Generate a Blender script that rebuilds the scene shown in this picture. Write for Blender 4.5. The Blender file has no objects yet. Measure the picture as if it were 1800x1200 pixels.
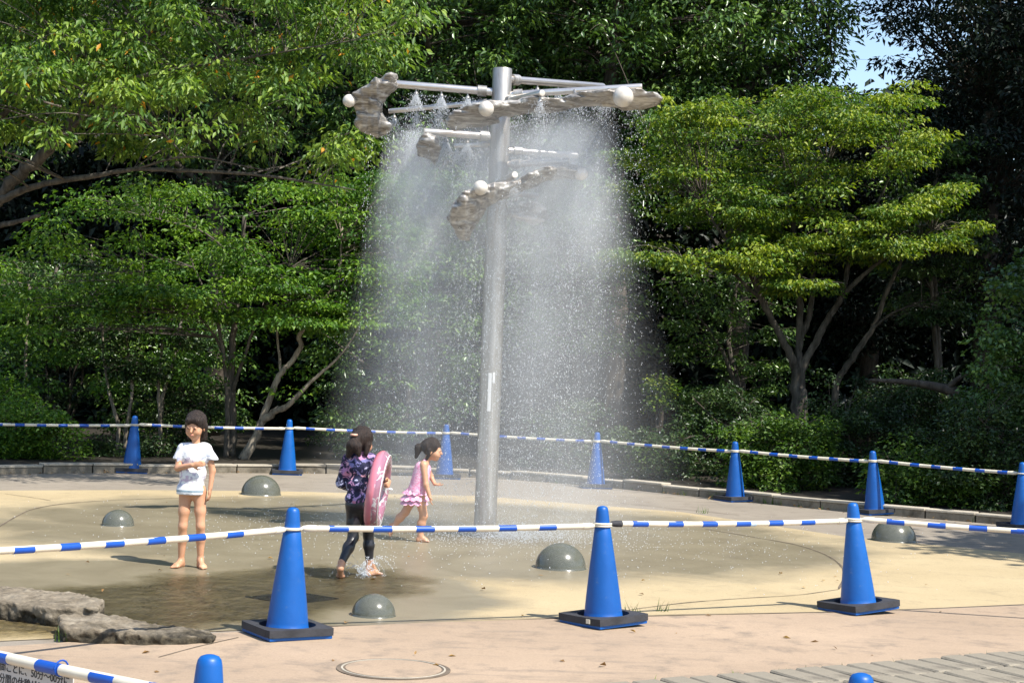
import bpy, bmesh, math, random
import numpy as np
from mathutils import Vector, Matrix
R = math.radians
random.seed(7)

# ------------------------------------------------------------------ camera, sky, sun, exposure
F_PX, HC, ROLL, HORIZON = 3000.0, 1.571, math.atan(0.038), 33.5   # focal length in photo pixels, eye height, roll, horizon below centre
scene = bpy.context.scene
col = scene.collection
cam_data = bpy.data.cameras.new('camera')
cam_data.sensor_width = 36.0
cam_data.lens = 36.0 * F_PX / 1800.0
cam_data.clip_start = 0.1
cam_data.clip_end = 2000.0
cam = bpy.data.objects.new('camera', cam_data)
col.objects.link(cam)
cam.matrix_world = (Matrix.Translation((0, 0, HC)) @ Matrix.Rotation(R(90) + math.atan(HORIZON / F_PX), 4, 'X')
                    @ Matrix.Rotation(ROLL, 4, 'Z'))
scene.camera = cam

SUN = Vector((0.57, -0.45, 1.0)).normalized()        # direction towards the sun
SUN_EL = math.asin(SUN.z)
world = bpy.data.worlds.new('World')
scene.world = world
world.use_nodes = True
wn = world.node_tree
bg = wn.nodes['Background']
sky = wn.nodes.new('ShaderNodeTexSky')
sky.sky_type = 'NISHITA'
sky.sun_disc = False
sky.sun_elevation = SUN_EL
sky.sun_rotation = math.atan2(SUN.x, SUN.y)
sky.air_density = 1.0
sky.dust_density = 0.6
sky.ozone_density = 1.0
wn.links.new(sky.outputs[0], bg.inputs[0])
bg.inputs[1].default_value = 0.13
sl = bpy.data.lights.new('sun', 'SUN')
sl.energy = 4.6
sl.angle = R(0.53)
sl.color = (1.0, 0.955, 0.88)
so = bpy.data.objects.new('sun', sl)
col.objects.link(so)
so.rotation_euler = SUN.to_track_quat('Z', 'Y').to_euler()
so.location = SUN * 60
scene.view_settings.view_transform = 'Standard'
scene.view_settings.look = 'None'
scene.view_settings.gamma = 1.0
scene.view_settings.exposure = 0.82
scene.view_settings.use_curve_mapping = False
scene.cycles.use_denoising = True
scene.cycles.max_bounces = 8
scene.cycles.diffuse_bounces = 3
scene.cycles.glossy_bounces = 3
scene.cycles.transmission_bounces = 4
scene.cycles.transparent_max_bounces = 12
scene.cycles.volume_bounces = 1
scene.cycles.sample_clamp_indirect = 4.0
scene.cycles.caustics_reflective = False
scene.cycles.caustics_refractive = False

# ------------------------------------------------------------------ where a ray of the photograph meets the place
def level(x, y):
    X, Y = x - 900.0, y - 600.0
    c, s = math.cos(ROLL), math.sin(ROLL)
    return X * c + Y * s, -X * s + Y * c - HORIZON
def P(x, y, z=0.0):                     # point at height z
    u, v = level(x, y)
    d = (HC - z) * F_PX / v
    return Vector((u * d / F_PX, d, z))
def D(x, y, d):                         # point at distance d
    u, v = level(x, y)
    return Vector((u * d / F_PX, d, HC - v * d / F_PX))

# ------------------------------------------------------------------ colour and materials
def lin(c):
    c = c / 255.0
    return c / 12.92 if c <= 0.04045 else ((c + 0.055) / 1.055) ** 2.4
def rgb(r, g, b, k=1.0):
    return (lin(r) * k, lin(g) * k, lin(b) * k, 1.0)
class NT:
    def __init__(s, name):
        s.m = bpy.data.materials.new(name)
        s.m.use_nodes = True
        s.t = s.m.node_tree
        s.b = s.t.nodes['Principled BSDF']
        s.out = s.t.nodes['Material Output']
        s.co = None
    def n(s, kind, **kw):
        nd = s.t.nodes.new('ShaderNode' + kind)
        for k, v in kw.items():
            setattr(nd, k, v)
        return nd
    def l(s, a, b):
        s.t.links.new(a, b)
    def coord(s, scale=(1, 1, 1)):
        if s.co is None:
            s.co = s.n('TexCoord')
        mp = s.n('Mapping')
        mp.inputs['Scale'].default_value = scale
        s.l(s.co.outputs['Object'], mp.inputs['Vector'])
        return mp.outputs[0]
    def noise(s, scale, detail=4, rough=0.55, vec=None, dist=0.0):
        nd = s.n('TexNoise')
        nd.inputs['Scale'].default_value = scale
        nd.inputs['Detail'].default_value = detail
        nd.inputs['Roughness'].default_value = rough
        nd.inputs['Distortion'].default_value = dist
        s.l(vec if vec is not None else s.coord(), nd.inputs['Vector'])
        return nd.outputs[0]
    def ramp(s, fac, stops, interp='LINEAR'):
        nd = s.n('ValToRGB')
        nd.color_ramp.interpolation = interp
        e = nd.color_ramp.elements
        while len(e) > 1:
            e.remove(e[0])
        e[0].position, e[0].color = stops[0]
        for p, c in stops[1:]:
            x = e.new(p); x.color = c
        s.l(fac, nd.inputs[0])
        return nd.outputs[0]
    def mix(s, fac, a, b, mode='MIX'):
        nd = s.n('Mix', data_type='RGBA', blend_type=mode)
        for sock, v in ((nd.inputs[0], fac), (nd.inputs[6], a), (nd.inputs[7], b)):
            if isinstance(v, (int, float)):
                sock.default_value = v
            elif isinstance(v, tuple):
                sock.default_value = v
            else:
                s.l(v, sock)
        return nd.outputs[2]
    def math(s, op, a, b=0.0, c=0.0, clamp=False):
        nd = s.n('Math', operation=op, use_clamp=clamp)
        for sock, v in zip(nd.inputs, (a, b, c)):
            if isinstance(v, (int, float)):
                sock.default_value = v
            else:
                s.l(v, sock)
        return nd.outputs[0]
    def bump(s, h, strength=0.3, dist=0.01):
        nd = s.n('Bump')
        nd.inputs['Strength'].default_value = strength
        nd.inputs['Distance'].default_value = dist
        s.l(h, nd.inputs['Height'])
        s.l(nd.outputs[0], s.b.inputs['Normal'])
        return nd.outputs[0]
    def set(s, **kw):
        names = dict(base='Base Color', rough='Roughness', metal='Metallic', spec='Specular IOR Level', coat='Coat Weight',
                     trans='Transmission Weight', alpha='Alpha', sub='Subsurface Weight', sheen='Sheen Weight', ior='IOR')
        for k, v in kw.items():
            sock = s.b.inputs[names[k]]
            if isinstance(v, (int, float, tuple)):
                sock.default_value = v
            else:
                s.l(v, sock)
        return s

def plain(name, c, rough=0.5, var=0.12, scale=6.0, metal=0.0, spec=0.5, bump=0.0, bscale=40.0, coat=0.0):
    t = NT(name)
    f = t.noise(scale, 5)
    lo = tuple(x * (1 - var) for x in c[:3]) + (1,)
    hi = tuple(min(1, x * (1 + var)) for x in c[:3]) + (1,)
    t.set(base=t.ramp(f, [(0.3, lo), (0.7, hi)]), rough=rough, metal=metal, spec=spec, coat=coat)
    if bump:
        t.bump(t.noise(bscale, 6), bump, 0.01)
    return t.m

def leaf_mat(name, dark, mid, light, odd=None, rough=0.5, trans=0.28, spec=0.4):
    t = NT(name)
    at = t.n('Attribute', attribute_name='tint')
    stops = [(0.0, dark), (0.5, mid), (0.93, light)]
    if odd:
        stops += [(0.965, light), (0.975, odd)]
    base = t.ramp(at.outputs['Fac'], stops)
    t.set(base=base, rough=rough, spec=spec)
    tr = t.n('BsdfTranslucent')
    t.l(t.mix(1.0, base, (1.6, 1.8, 0.7, 1), 'MULTIPLY'), tr.inputs[0])
    ms = t.n('MixShader')
    ms.inputs[0].default_value = trans
    t.l(t.b.outputs[0], ms.inputs[1])
    t.l(tr.outputs[0], ms.inputs[2])
    t.l(ms.outputs[0], t.out.inputs['Surface'])
    return t.m

# ------------------------------------------------------------------ mesh helpers
def tag(o, label=None, cat=None, group=None, kind=None):
    for k, v in (('label', label), ('category', cat), ('group', group), ('kind', kind)):
        if v:
            o[k] = v
    return o
def empty(name, loc=(0, 0, 0), rz=0.0, label=None, cat=None, group=None):
    o = bpy.data.objects.new(name, None)
    col.objects.link(o)
    o.location = loc
    o.rotation_euler = (0, 0, rz)
    o.empty_display_size = 0.1
    return tag(o, label, cat, group)
def link(name, me, parent=None, loc=None):
    o = bpy.data.objects.new(name, me)
    col.objects.link(o)
    if parent is not None:
        o.parent = parent
    if loc is not None:
        o.location = loc
    return o
def np_mesh(name, V, Fq, mat, smooth=False, tint=None):
    """V (n,3) array, Fq (m,k) array of equal polygons"""
    V = np.asarray(V, np.float32); Fq = np.asarray(Fq, np.int32)
    me = bpy.data.meshes.new(name)
    me.vertices.add(len(V)); me.vertices.foreach_set('co', V.ravel())
    k = Fq.shape[1]
    me.loops.add(Fq.size); me.loops.foreach_set('vertex_index', Fq.ravel())
    me.polygons.add(len(Fq))
    me.polygons.foreach_set('loop_start', np.arange(0, Fq.size, k, dtype=np.int32))
    me.polygons.foreach_set('loop_total', np.full(len(Fq), k, np.int32))
    if smooth:
        me.polygons.foreach_set('use_smooth', np.ones(len(Fq), bool))
    if tint is not None:
        a = me.attributes.new('tint', 'FLOAT', 'FACE')
        a.data.foreach_set('value', np.asarray(tint, np.float32))
    me.materials.append(mat)
    me.update(calc_edges=True)
    return me
class MB:
    def __init__(s):
        s.v = []; s.f = []
    def add(s, V, Fs):
        o = len(s.v)
        s.v += [tuple(p) for p in V]
        s.f += [tuple(i + o for i in f) for f in Fs]
        return s
    def box(s, c, size, M=None, bev=0.0):
        hx, hy, hz = (q / 2 for q in size)
        bm = bmesh.new()
        bmesh.ops.create_cube(bm, size=1)
        for v in bm.verts:
            v.co = Vector((v.co.x * size[0], v.co.y * size[1], v.co.z * size[2]))
        if bev:
            bmesh.ops.bevel(bm, geom=bm.edges[:], offset=bev, segments=2, affect='EDGES', profile=0.6)
        bm.verts.index_update()
        V = [(M @ v.co if M else v.co) + Vector(c) for v in bm.verts]
        s.add(V, [[v.index for v in f.verts] for f in bm.faces])
        bm.free()
        return s
    def lathe(s, prof, n=32, c=(0, 0, 0)):
        V = []; Fs = []
        for r, z in prof:
            for i in range(n):
                a = 2 * math.pi * i / n
                V.append((c[0] + r * math.cos(a), c[1] + r * math.sin(a), c[2] + z))
        for j in range(len(prof) - 1):
            for i in range(n):
                Fs.append((j * n + i, j * n + (i + 1) % n, (j + 1) * n + (i + 1) % n, (j + 1) * n + i))
        Fs.append(tuple(range(n))[::-1]); Fs.append(tuple((len(prof) - 1) * n + i for i in range(n)))
        return s.add(V, Fs)
    def tube(s, pts, rad, n=10, cap=True):
        V, Fs = tube_arrays(pts, rad, n)
        o = len(s.v)
        s.add(V, Fs)
        if cap:
            s.f.append(tuple(o + i for i in range(n))[::-1])
            s.f.append(tuple(o + (len(pts) - 1) * n + i for i in range(n)))
        return s
    def build(s, name, mat, parent=None, smooth=False, loc=None, angle=None):
        me = bpy.data.meshes.new(name)
        me.from_pydata(s.v, [], s.f)
        bm = bmesh.new(); bm.from_mesh(me)
        bmesh.ops.recalc_face_normals(bm, faces=bm.faces)
        bm.to_mesh(me); bm.free()
        if smooth:
            me.polygons.foreach_set('use_smooth', [True] * len(me.polygons))
            if angle:
                me.set_sharp_from_angle(angle=R(angle))
        me.materials.append(mat)
        return link(name, me, parent, loc)
def tube_arrays(pts, rad, n):
    pts = [Vector(p) for p in pts]
    V = []; Fs = []
    up = Vector((0.3, 0.9, 0.1)).normalized()
    for i, p in enumerate(pts):
        t = (pts[min(i + 1, len(pts) - 1)] - pts[max(i - 1, 0)])
        t = t.normalized() if t.length > 1e-9 else Vector((0, 0, 1))
        a = t.cross(up)
        if a.length < 1e-3:
            a = t.cross(Vector((1, 0, 0)))
        a.normalize(); b = t.cross(a)
        up = b.cross(t) if False else up
        r = rad[i] if isinstance(rad, (list, tuple)) else rad
        for k in range(n):
            q = 2 * math.pi * k / n
            V.append(p + a * (r * math.cos(q)) + b * (r * math.sin(q)))
    for i in range(len(pts) - 1):
        for k in range(n):
            Fs.append((i * n + k, i * n + (k + 1) % n, (i + 1) * n + (k + 1) % n, (i + 1) * n + k))
    return V, Fs
def spline(pts, sub=4):
    pts = [np.array(p, float) for p in pts]
    if len(pts) < 3:
        return [pts[0] + (pts[-1] - pts[0]) * t for t in np.linspace(0, 1, sub + 1)]
    q = [2 * pts[0] - pts[1]] + pts + [2 * pts[-1] - pts[-2]]
    out = []
    for i in range(1, len(q) - 2):
        for k in range(sub):
            t = k / sub
            out.append(0.5 * ((2 * q[i]) + (-q[i - 1] + q[i + 1]) * t + (2 * q[i - 1] - 5 * q[i] + 4 * q[i + 1] - q[i + 2]) * t * t
                              + (-q[i - 1] + 3 * q[i] - 3 * q[i + 1] + q[i + 2]) * t ** 3))
    out.append(pts[-1])
    return out
def sheet(name, pts, z, mat, kind='structure', parent=None, label=None, cat=None):
    bm = bmesh.new()
    vs = [bm.verts.new((p[0], p[1], z)) for p in pts]
    f = bm.faces.new(vs)
    bmesh.ops.recalc_face_normals(bm, faces=bm.faces)
    if f.normal.z < 0:
        f.normal_flip()
    bmesh.ops.triangulate(bm, faces=bm.faces[:])
    me = bpy.data.meshes.new(name); bm.to_mesh(me); bm.free()
    me.materials.append(mat)
    o = link(name, me, parent)
    return tag(o, label, cat, None, kind)
def ribbon(name, pts, width, z, mat, parent=None):
    V = []; Fs = []
    for i, p in enumerate(pts):
        a = Vector(pts[max(i - 1, 0)][:2]); b = Vector(pts[min(i + 1, len(pts) - 1)][:2])
        t = (b - a).normalized(); nrm = Vector((-t.y, t.x)) * width / 2 * random.uniform(0.55, 1.3)
        V += [(p[0] + nrm.x, p[1] + nrm.y, z), (p[0] - nrm.x, p[1] - nrm.y, z)]
        if i:
            Fs.append((2 * i - 2, 2 * i - 1, 2 * i + 1, 2 * i))
    mb = MB(); mb.add(V, Fs)
    return mb.build(name, mat, parent)
def copy_tree(o, parent=None):
    c = o.copy(); col.objects.link(c); c.parent = parent
    for ch in o.children:
        copy_tree(ch, c)
    return c

# ------------------------------------------------------------------ implicit surfaces (bodies, stones, cast metal)
def surface_nets(Fv, org, h):
    ins = Fv < 0
    nx, ny, nz = Fv.shape
    cs = [(i, j, k) for i in (0, 1) for j in (0, 1) for k in (0, 1)]
    sl_ = lambda A, c: A[c[0]:nx - 1 + c[0], c[1]:ny - 1 + c[1], c[2]:nz - 1 + c[2]]
    cnt = sum(sl_(ins, c).astype(np.int8) for c in cs)
    act = (cnt > 0) & (cnt < 8)
    I = np.argwhere(act)
    vid = np.full(act.shape, -1, np.int64); vid[act] = np.arange(len(I))
    acc = np.zeros((len(I), 3)); num = np.zeros(len(I))
    for a in range(8):
        for b in range(a + 1, 8):
            d = np.array(cs[b]) - np.array(cs[a])
            if np.abs(d).sum() != 1:
                continue
            fa = Fv[I[:, 0] + cs[a][0], I[:, 1] + cs[a][1], I[:, 2] + cs[a][2]]
            fb = Fv[I[:, 0] + cs[b][0], I[:, 1] + cs[b][1], I[:, 2] + cs[b][2]]
            m = (fa < 0) != (fb < 0)
            t = np.where(m, fa / np.where(m, fa - fb, 1), 0)
            p = np.array(cs[a])[None, :] + t[:, None] * d[None, :]
            acc[m] += p[m]; num[m] += 1
    V = (I + acc / num[:, None]) * h + np.asarray(org)[None, :]
    quads = []
    for ax in range(3):
        o1, o2 = [(1, 2), (2, 0), (0, 1)][ax]
        s0 = [slice(None)] * 3; s1 = [slice(None)] * 3
        s0[ax] = slice(0, -1); s1[ax] = slice(1, None)
        ch = ins[tuple(s0)] != ins[tuple(s1)]
        E = np.argwhere(ch)
        E = E[(E[:, o1] > 0) & (E[:, o2] > 0) & (E[:, o1] < Fv.shape[o1] - 1) & (E[:, o2] < Fv.shape[o2] - 1)]
        if not len(E):
            continue
        fl = ins[E[:, 0], E[:, 1], E[:, 2]]
        u = np.zeros(3, int); u[o1] = 1
        w = np.zeros(3, int); w[o2] = 1
        q = [vid[tuple((E - d).T)] for d in (u + w, w, 0 * u, u)]
        q = np.stack(q, 1)
        q[~fl] = q[~fl][:, ::-1]
        quads.append(q)
    return V, np.concatenate(quads)
class Implicit:
    def __init__(s, lo, hi, h):
        s.h = h; s.lo = np.array(lo, float)
        n = np.ceil((np.array(hi) - s.lo) / h).astype(int) + 1
        s.F = np.full(n, 1.0, np.float32)
        s.n = n
    def grid(s, lo=None, hi=None):
        a = np.zeros(3, int) if lo is None else np.clip(np.floor((np.array(lo) - s.lo) / s.h).astype(int), 0, s.n)
        b = s.n if hi is None else np.clip(np.ceil((np.array(hi) - s.lo) / s.h).astype(int) + 1, 0, s.n)
        ax = [s.lo[i] + s.h * np.arange(a[i], b[i]) for i in range(3)]
        X = np.stack(np.meshgrid(*ax, indexing='ij'), -1)
        return tuple(slice(a[i], b[i]) for i in range(3)), X
    def blend(s, sl_, d, k, sub=False):
        A = s.F[sl_]
        if sub:
            h = np.clip(0.5 - 0.5 * (A + d) / k, 0, 1)
            s.F[sl_] = A * (1 - h) + (-d) * h + k * h * (1 - h)
        else:
            h = np.clip(0.5 + 0.5 * (A - d) / k, 0, 1)
            s.F[sl_] = A * (1 - h) + d * h - k * h * (1 - h)
    def cap(s, a, b, ra, rb, k=0.015, sub=False):
        a = np.array(a, float); b = np.array(b, float)
        m = max(ra, rb) + 3 * k + s.h * 2
        sl_, X = s.grid(np.minimum(a, b) - m, np.maximum(a, b) + m)
        if X.size == 0:
            return s
        ab = b - a
        t = np.clip(((X - a) @ ab) / max(ab @ ab, 1e-9), 0, 1)
        d = np.linalg.norm(X - a - t[..., None] * ab, axis=-1) - (ra + (rb - ra) * t)
        s.blend(sl_, d, k, sub)
        return s
    def ell(s, c, r, k=0.015, M=None, sub=False):
        c = np.array(c, float); r = np.array(r, float)
        m = r.max() + 3 * k + s.h * 2
        sl_, X = s.grid(c - m, c + m)
        Q = X - c
        if M is not None:
            Q = Q @ np.array(M)          # columns of M are the local axes
        k0 = np.linalg.norm(Q / r, axis=-1); k1 = np.linalg.norm(Q / (r * r), axis=-1)
        d = k0 * (k0 - 1) / np.maximum(k1, 1e-6)
        s.blend(sl_, d, k, sub)
        return s
    def mesh(s, name, mat, off=0.0, smooth=True):
        V, Q = surface_nets(s.F - off, s.lo, s.h)
        return np_mesh(name, V, Q, mat, smooth)
# ------------------------------------------------------------------ noise and polygon fields
def vnoise(X, scale, seed=0):
    Q = np.asarray(X, float) * scale
    I = np.floor(Q).astype(np.int64); f = Q - I
    f = f * f * (3 - 2 * f)
    out = 0
    for c in [(i, j, k) for i in (0, 1) for j in (0, 1) for k in (0, 1)]:
        J = I + np.array(c)
        h = (J[..., 0] * 73856093) ^ (J[..., 1] * 19349663) ^ (J[..., 2] * 83492791) ^ (seed * 2654435)
        h = (h ^ (h >> 13)) * 1274126177
        v = ((h ^ (h >> 16)) & 0xffff) / 65535.0
        w = np.prod([f[..., i] if c[i] else 1 - f[..., i] for i in range(3)], axis=0)
        out = out + v * w
    return out * 2 - 1
def poly_sdf(X, Y, pts):
    d = np.full(X.shape, 1e9); s = np.ones(X.shape)
    n = len(pts)
    for i in range(n):
        ax, ay = pts[i]; bx, by = pts[(i + 1) % n]
        ex, ey = bx - ax, by - ay
        wx, wy = X - ax, Y - ay
        t = np.clip((wx * ex + wy * ey) / (ex * ex + ey * ey + 1e-12), 0, 1)
        d = np.minimum(d, (wx - ex * t) ** 2 + (wy - ey * t) ** 2)
        c1 = Y >= ay; c2 = Y < by; c3 = ex * wy > ey * wx
        flip = (c1 & c2 & c3) | (~c1 & ~c2 & ~c3)
        s = np.where(flip, -s, s)
    return s * np.sqrt(d)

# ------------------------------------------------------------------ materials of the ground
def mat_ground(name, c, dirt, grain=120.0, bump=0.25, streak=None, rough=0.85, speck=0.25):
    t = NT(name)
    big = t.noise(0.55, 5, 0.6)
    mid = t.noise(4.0, 6, 0.65)
    fine = t.noise(grain, 3, 0.7)
    lo = tuple(x * 0.84 for x in c[:3]) + (1,); hi = tuple(min(1, x * 1.1) for x in c[:3]) + (1,)
    base = t.ramp(big, [(0.3, lo), (0.7, hi)])
    base = t.mix(t.ramp(mid, [(0.52, (0, 0, 0, 1)), (0.72, (1, 1, 1, 1))]), base, dirt)
    base = t.mix(speck, base, t.ramp(fine, [(0.3, (0.45, 0.45, 0.45, 1)), (0.55, (1, 1, 1, 1)), (0.75, (1.25, 1.25, 1.2, 1))]), 'MULTIPLY')
    if streak:
        st = t.noise(1.0, 6, 0.7, t.coord(streak), 1.2)
        base = t.mix(t.ramp(st, [(0.55, (0, 0, 0, 1)), (0.7, (0.75, 0.75, 0.75, 1))]), base, dirt)
    fk = t.noise(34, 4, 0.75)
    base = t.mix(t.ramp(fk, [(0.60, (0, 0, 0, 1)), (0.70, (0.5, 0.5, 0.5, 1))]), base, tuple(x * 0.45 for x in c[:3]) + (1,))
    base = t.mix(t.ramp(t.noise(1.6, 7, 0.75, None, 0.8), [(0.56, (0, 0, 0, 1)), (0.74, (0.55, 0.55, 0.55, 1))]), base, tuple(x * 0.62 for x in dirt[:3]) + (1,))
    t.set(base=base, rough=rough, spec=0.3)
    t.bump(t.math('ADD', fine, fk), bump, 0.004)
    return t.m
M = {}
M['soil'] = mat_ground('soil_mat', (0.030, 0.024, 0.017), (0.018, 0.02, 0.010, 1), 30, 0.6)
M['concrete'] = mat_ground('concrete_mat', (0.28, 0.240, 0.190), (0.20, 0.168, 0.132, 1), 160, 0.3, (1.5, 4.0, 1.0), 0.85, 0.4)
M['pink'] = mat_ground('pink_concrete_mat', (0.388, 0.288, 0.200), (0.225, 0.178, 0.134, 1), 150, 0.35, (0.8, 5.0, 1.0), 0.85, 0.4)
M['bed'] = plain('joint_bed_mat', (0.022, 0.018, 0.012, 1), 0.95, 0.4, 20)
M['joint'] = plain('joint_mat', (0.13, 0.10, 0.07, 1), 0.95, 0.4, 9)

# resin pad: dry yellow, darker and glossier where the fountain keeps it wet
t = NT('pad_mat')
co = t.coord()
sx = t.n('SeparateXYZ'); t.l(co, sx.inputs[0])
dx = t.math('DIVIDE', t.math('SUBTRACT', sx.outputs[0], -0.75), 4.35)
dy = t.math('DIVIDE', t.math('SUBTRACT', sx.outputs[1], 15.4), 3.75)
rad = t.math('SQRT', t.math('ADD', t.math('MULTIPLY', dx, dx), t.math('MULTIPLY', dy, dy)))
nz = t.noise(0.9, 5, 0.6, None, 0.6)
edge = t.math('ADD', rad, t.math('MULTIPLY', t.math('SUBTRACT', nz, 0.5), 0.42))
wet = t.ramp(edge, [(0.80, (1, 1, 1, 1)), (1.0, (0.0, 0.0, 0.0, 1))])
ex = t.math('DIVIDE', t.math('SUBTRACT', sx.outputs[0], -1.9), 2.1)
ey = t.math('DIVIDE', t.math('SUBTRACT', sx.outputs[1], 11.2), 1.9)
r2 = t.math('ADD', t.math('SQRT', t.math('ADD', t.math('MULTIPLY', ex, ex), t.math('MULTIPLY', ey, ey))), t.math('MULTIPLY', t.math('SUBTRACT', nz, 0.5), 0.5))
wet2 = t.ramp(r2, [(0.85, (1, 1, 1, 1)), (1.0, (0.0, 0.0, 0.0, 1))])
wetall = t.math('MAXIMUM', wet, wet2)
fine = t.noise(170, 3, 0.7)
big = t.noise(0.7, 5, 0.6)
dry = t.ramp(big, [(0.3, (0.385, 0.300, 0.172, 1)), (0.7, (0.455, 0.362, 0.215, 1))])
wc = t.ramp(t.noise(1.3, 5, 0.65, None, 0.8), [(0.3, (0.192, 0.160, 0.104, 1)), (0.7, (0.275, 0.234, 0.158, 1))])
base = t.mix(wetall, dry, wc)
base = t.mix(0.35, base, t.ramp(fine, [(0.3, (0.45, 0.45, 0.45, 1)), (0.52, (1, 1, 1, 1)), (0.75, (1.3, 1.3, 1.25, 1))]), 'MULTIPLY')
stain = t.noise(3.2, 6, 0.7, None, 0.4)
base = t.mix(t.ramp(stain, [(0.54, (0, 0, 0, 1)), (0.78, (0.55, 0.55, 0.55, 1))]), base, (0.15, 0.125, 0.085, 1))
base = t.mix(t.ramp(t.noise(38, 4, 0.7), [(0.60, (0, 0, 0, 1)), (0.68, (0.45, 0.45, 0.45, 1))]), base, (0.13, 0.11, 0.08, 1))
t.set(base=base, rough=t.ramp(wetall, [(0, (0.85, 0.85, 0.85, 1)), (1, (0.36, 0.36, 0.36, 1))]), spec=0.35)
t.bump(fine, 0.22, 0.004)
M['pad'] = t.m

# shallow running water: clear, olive, rippled
t = NT('water_mat')
rip = t.noise(5.0, 5, 0.6, t.coord((1.0, 1.7, 1.0)), 1.2)
rip2 = t.noise(26.0, 3, 0.6, t.coord((1.0, 1.6, 1.0)), 0.4)
bp = t.n('Bump'); bp.inputs['Strength'].default_value = 1.0; bp.inputs['Distance'].default_value = 0.12
t.l(t.math('ADD', rip, t.math('MULTIPLY', rip2, 0.35)), bp.inputs['Height'])
ea = t.n('Attribute', attribute_name='edge')
film = t.ramp(t.math('ADD', ea.outputs['Fac'], t.math('MULTIPLY', t.math('SUBTRACT', t.noise(3.5, 5, 0.65), 0.5), 1.1)), [(0.12, (0, 0, 0, 1)), (0.75, (1, 1, 1, 1))])
tr = t.n('BsdfTransparent')
t.l(t.mix(film, (1, 1, 1, 1), t.ramp(rip, [(0.3, (0.74, 0.71, 0.56, 1)), (0.7, (0.99, 0.98, 0.90, 1))])), tr.inputs[0])
gl = t.n('BsdfGlossy'); gl.inputs['Roughness'].default_value = 0.06
t.l(bp.outputs[0], gl.inputs['Normal'])
fr = t.n('Fresnel'); fr.inputs[0].default_value = 1.33
t.l(bp.outputs[0], fr.inputs['Normal'])
ms = t.n('MixShader')
t.l(t.math('MULTIPLY', t.math('MULTIPLY', fr.outputs[0], 0.95), film), ms.inputs[0]); t.l(tr.outputs[0], ms.inputs[1]); t.l(gl.outputs[0], ms.inputs[2])
t.l(ms.outputs[0], t.out.inputs['Surface'])
M['water'] = t.m

# ------------------------------------------------------------------ the ground
KERB_PX = [(-420, 862), (-250, 846), (0, 833), (280, 831), (560, 832), (850, 840), (1050, 855), (1200, 870), (1500, 900), (1800, 925), (2100, 955), (2500, 1010)]
kerb = [Vector(p) for p in spline([P(*p) for p in KERB_PX], 6)]
g = MB(); g.add([(-700, -60, -0.06), (700, -60, -0.06), (700, 1300, -0.06), (-700, 1300, -0.06)], [(0, 1, 2, 3)])
tag(g.build('ground', M['soil']), kind='structure')
sheet('plaza_concrete', [(k.x, k.y + 0.02) for k in kerb] + [(9.5, 2.0), (-8.5, 2.0)], 0.0, M['concrete'])
sheet('planting_bed', [(k.x, k.y + 0.06) for k in kerb] + [(14, 70), (-14, 70)], 0.085, M['soil'])
pad_px = [(-330, 900), (-150, 870), (0, 862), (240, 861), (480, 863), (850, 872), (1200, 900), (1480, 942), (1800, 973), (2050, 1000),
          (2050, 1056), (1800, 1062), (1500, 1074), (1000, 1085), (560, 1101), (300, 1112), (0, 1126), (-330, 1142)]
sheet('splash_pad', [P(*p) for p in pad_px], 0.004, M['pad'])
front_px = [(2050, 1058), (1800, 1065), (1500, 1077), (1250, 1082), (1000, 1088), (760, 1095), (560, 1104), (380, 1114), (250, 1121), (105, 1131), (0, 1138), (-330, 1152)]
slab = sheet('front_slab', [P(*p) for p in front_px] + [(-4.6, 2.6), (5.0, 2.6)], 0.010, M['pink'])
JOINTS = [([(0, 926), (30, 908), (60, 895), (110, 886), (190, 880), (300, 876), (420, 873)], 0.02),
          ([(10, 868), (60, 875), (90, 880)], 0.012),
          ([(1090, 884), (1180, 893), (1300, 905)], 0.02), ([(1240, 930), (1330, 945), (1400, 958), (1450, 975), (1478, 995), (1482, 1015), (1474, 1035)], 0.018),
          ([(1474, 1036), (1400, 1046), (1300, 1052), (1200, 1060), (1105, 1072)], 0.012)]
for pts, w in JOINTS:
    tag(ribbon('pad_joint', spline([P(*p) for p in pts], 6), w, 0.0075, M['joint']), kind='structure')
for pts, w in [([(280, 1157), (350, 1138), (420, 1122)], 0.014)]:
    ribbon('slab_line', spline([P(*p) for p in pts], 8), w, 0.0125, M['joint'], slab)  # thin dark line drawn across the slab
ribbon('slab_edge_joint', spline([P(x, y - 1.0) for x, y in front_px[1:8]], 8), 0.02, 0.0128, M['joint'], slab)
water_px = [(-330, 1056), (-120, 1046), (0, 1034), (100, 1027), (250, 1012), (340, 1004), (500, 992), (600, 990), (690, 996), (770, 1012), (800, 1026), (775, 1044), (690, 1068),
            (615, 1088), (555, 1101), (380, 1113), (250, 1120), (105, 1130), (0, 1137), (-330, 1150)]
wpts = spline([P(*p) for p in water_px], 4)
wpoly = [(p[0] + 0.05 * math.sin(p[1] * 9) + random.uniform(-.03, .03), p[1] + 0.07 * math.sin(p[0] * 7.3) + 0.04 * math.sin(p[0] * 17) + random.uniform(-.03, .03)) for p in spline([P(*p) for p in water_px], 9)]
gx = np.arange(min(p[0] for p in wpoly), max(p[0] for p in wpoly), 0.05); gy = np.arange(min(p[1] for p in wpoly), max(p[1] for p in wpoly), 0.05)
GX, GY = np.meshgrid(gx, gy, indexing='ij')
SD = poly_sdf(GX, GY, wpoly)
ok = SD < 0.02
idx = np.arange(GX.size).reshape(GX.shape)
cell = ok[:-1, :-1] & ok[1:, :-1] & ok[1:, 1:] & ok[:-1, 1:]
Q = np.stack([idx[:-1, :-1][cell], idx[1:, :-1][cell], idx[1:, 1:][cell], idx[:-1, 1:][cell]], 1)
used, inv = np.unique(Q, return_inverse=True)
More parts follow.
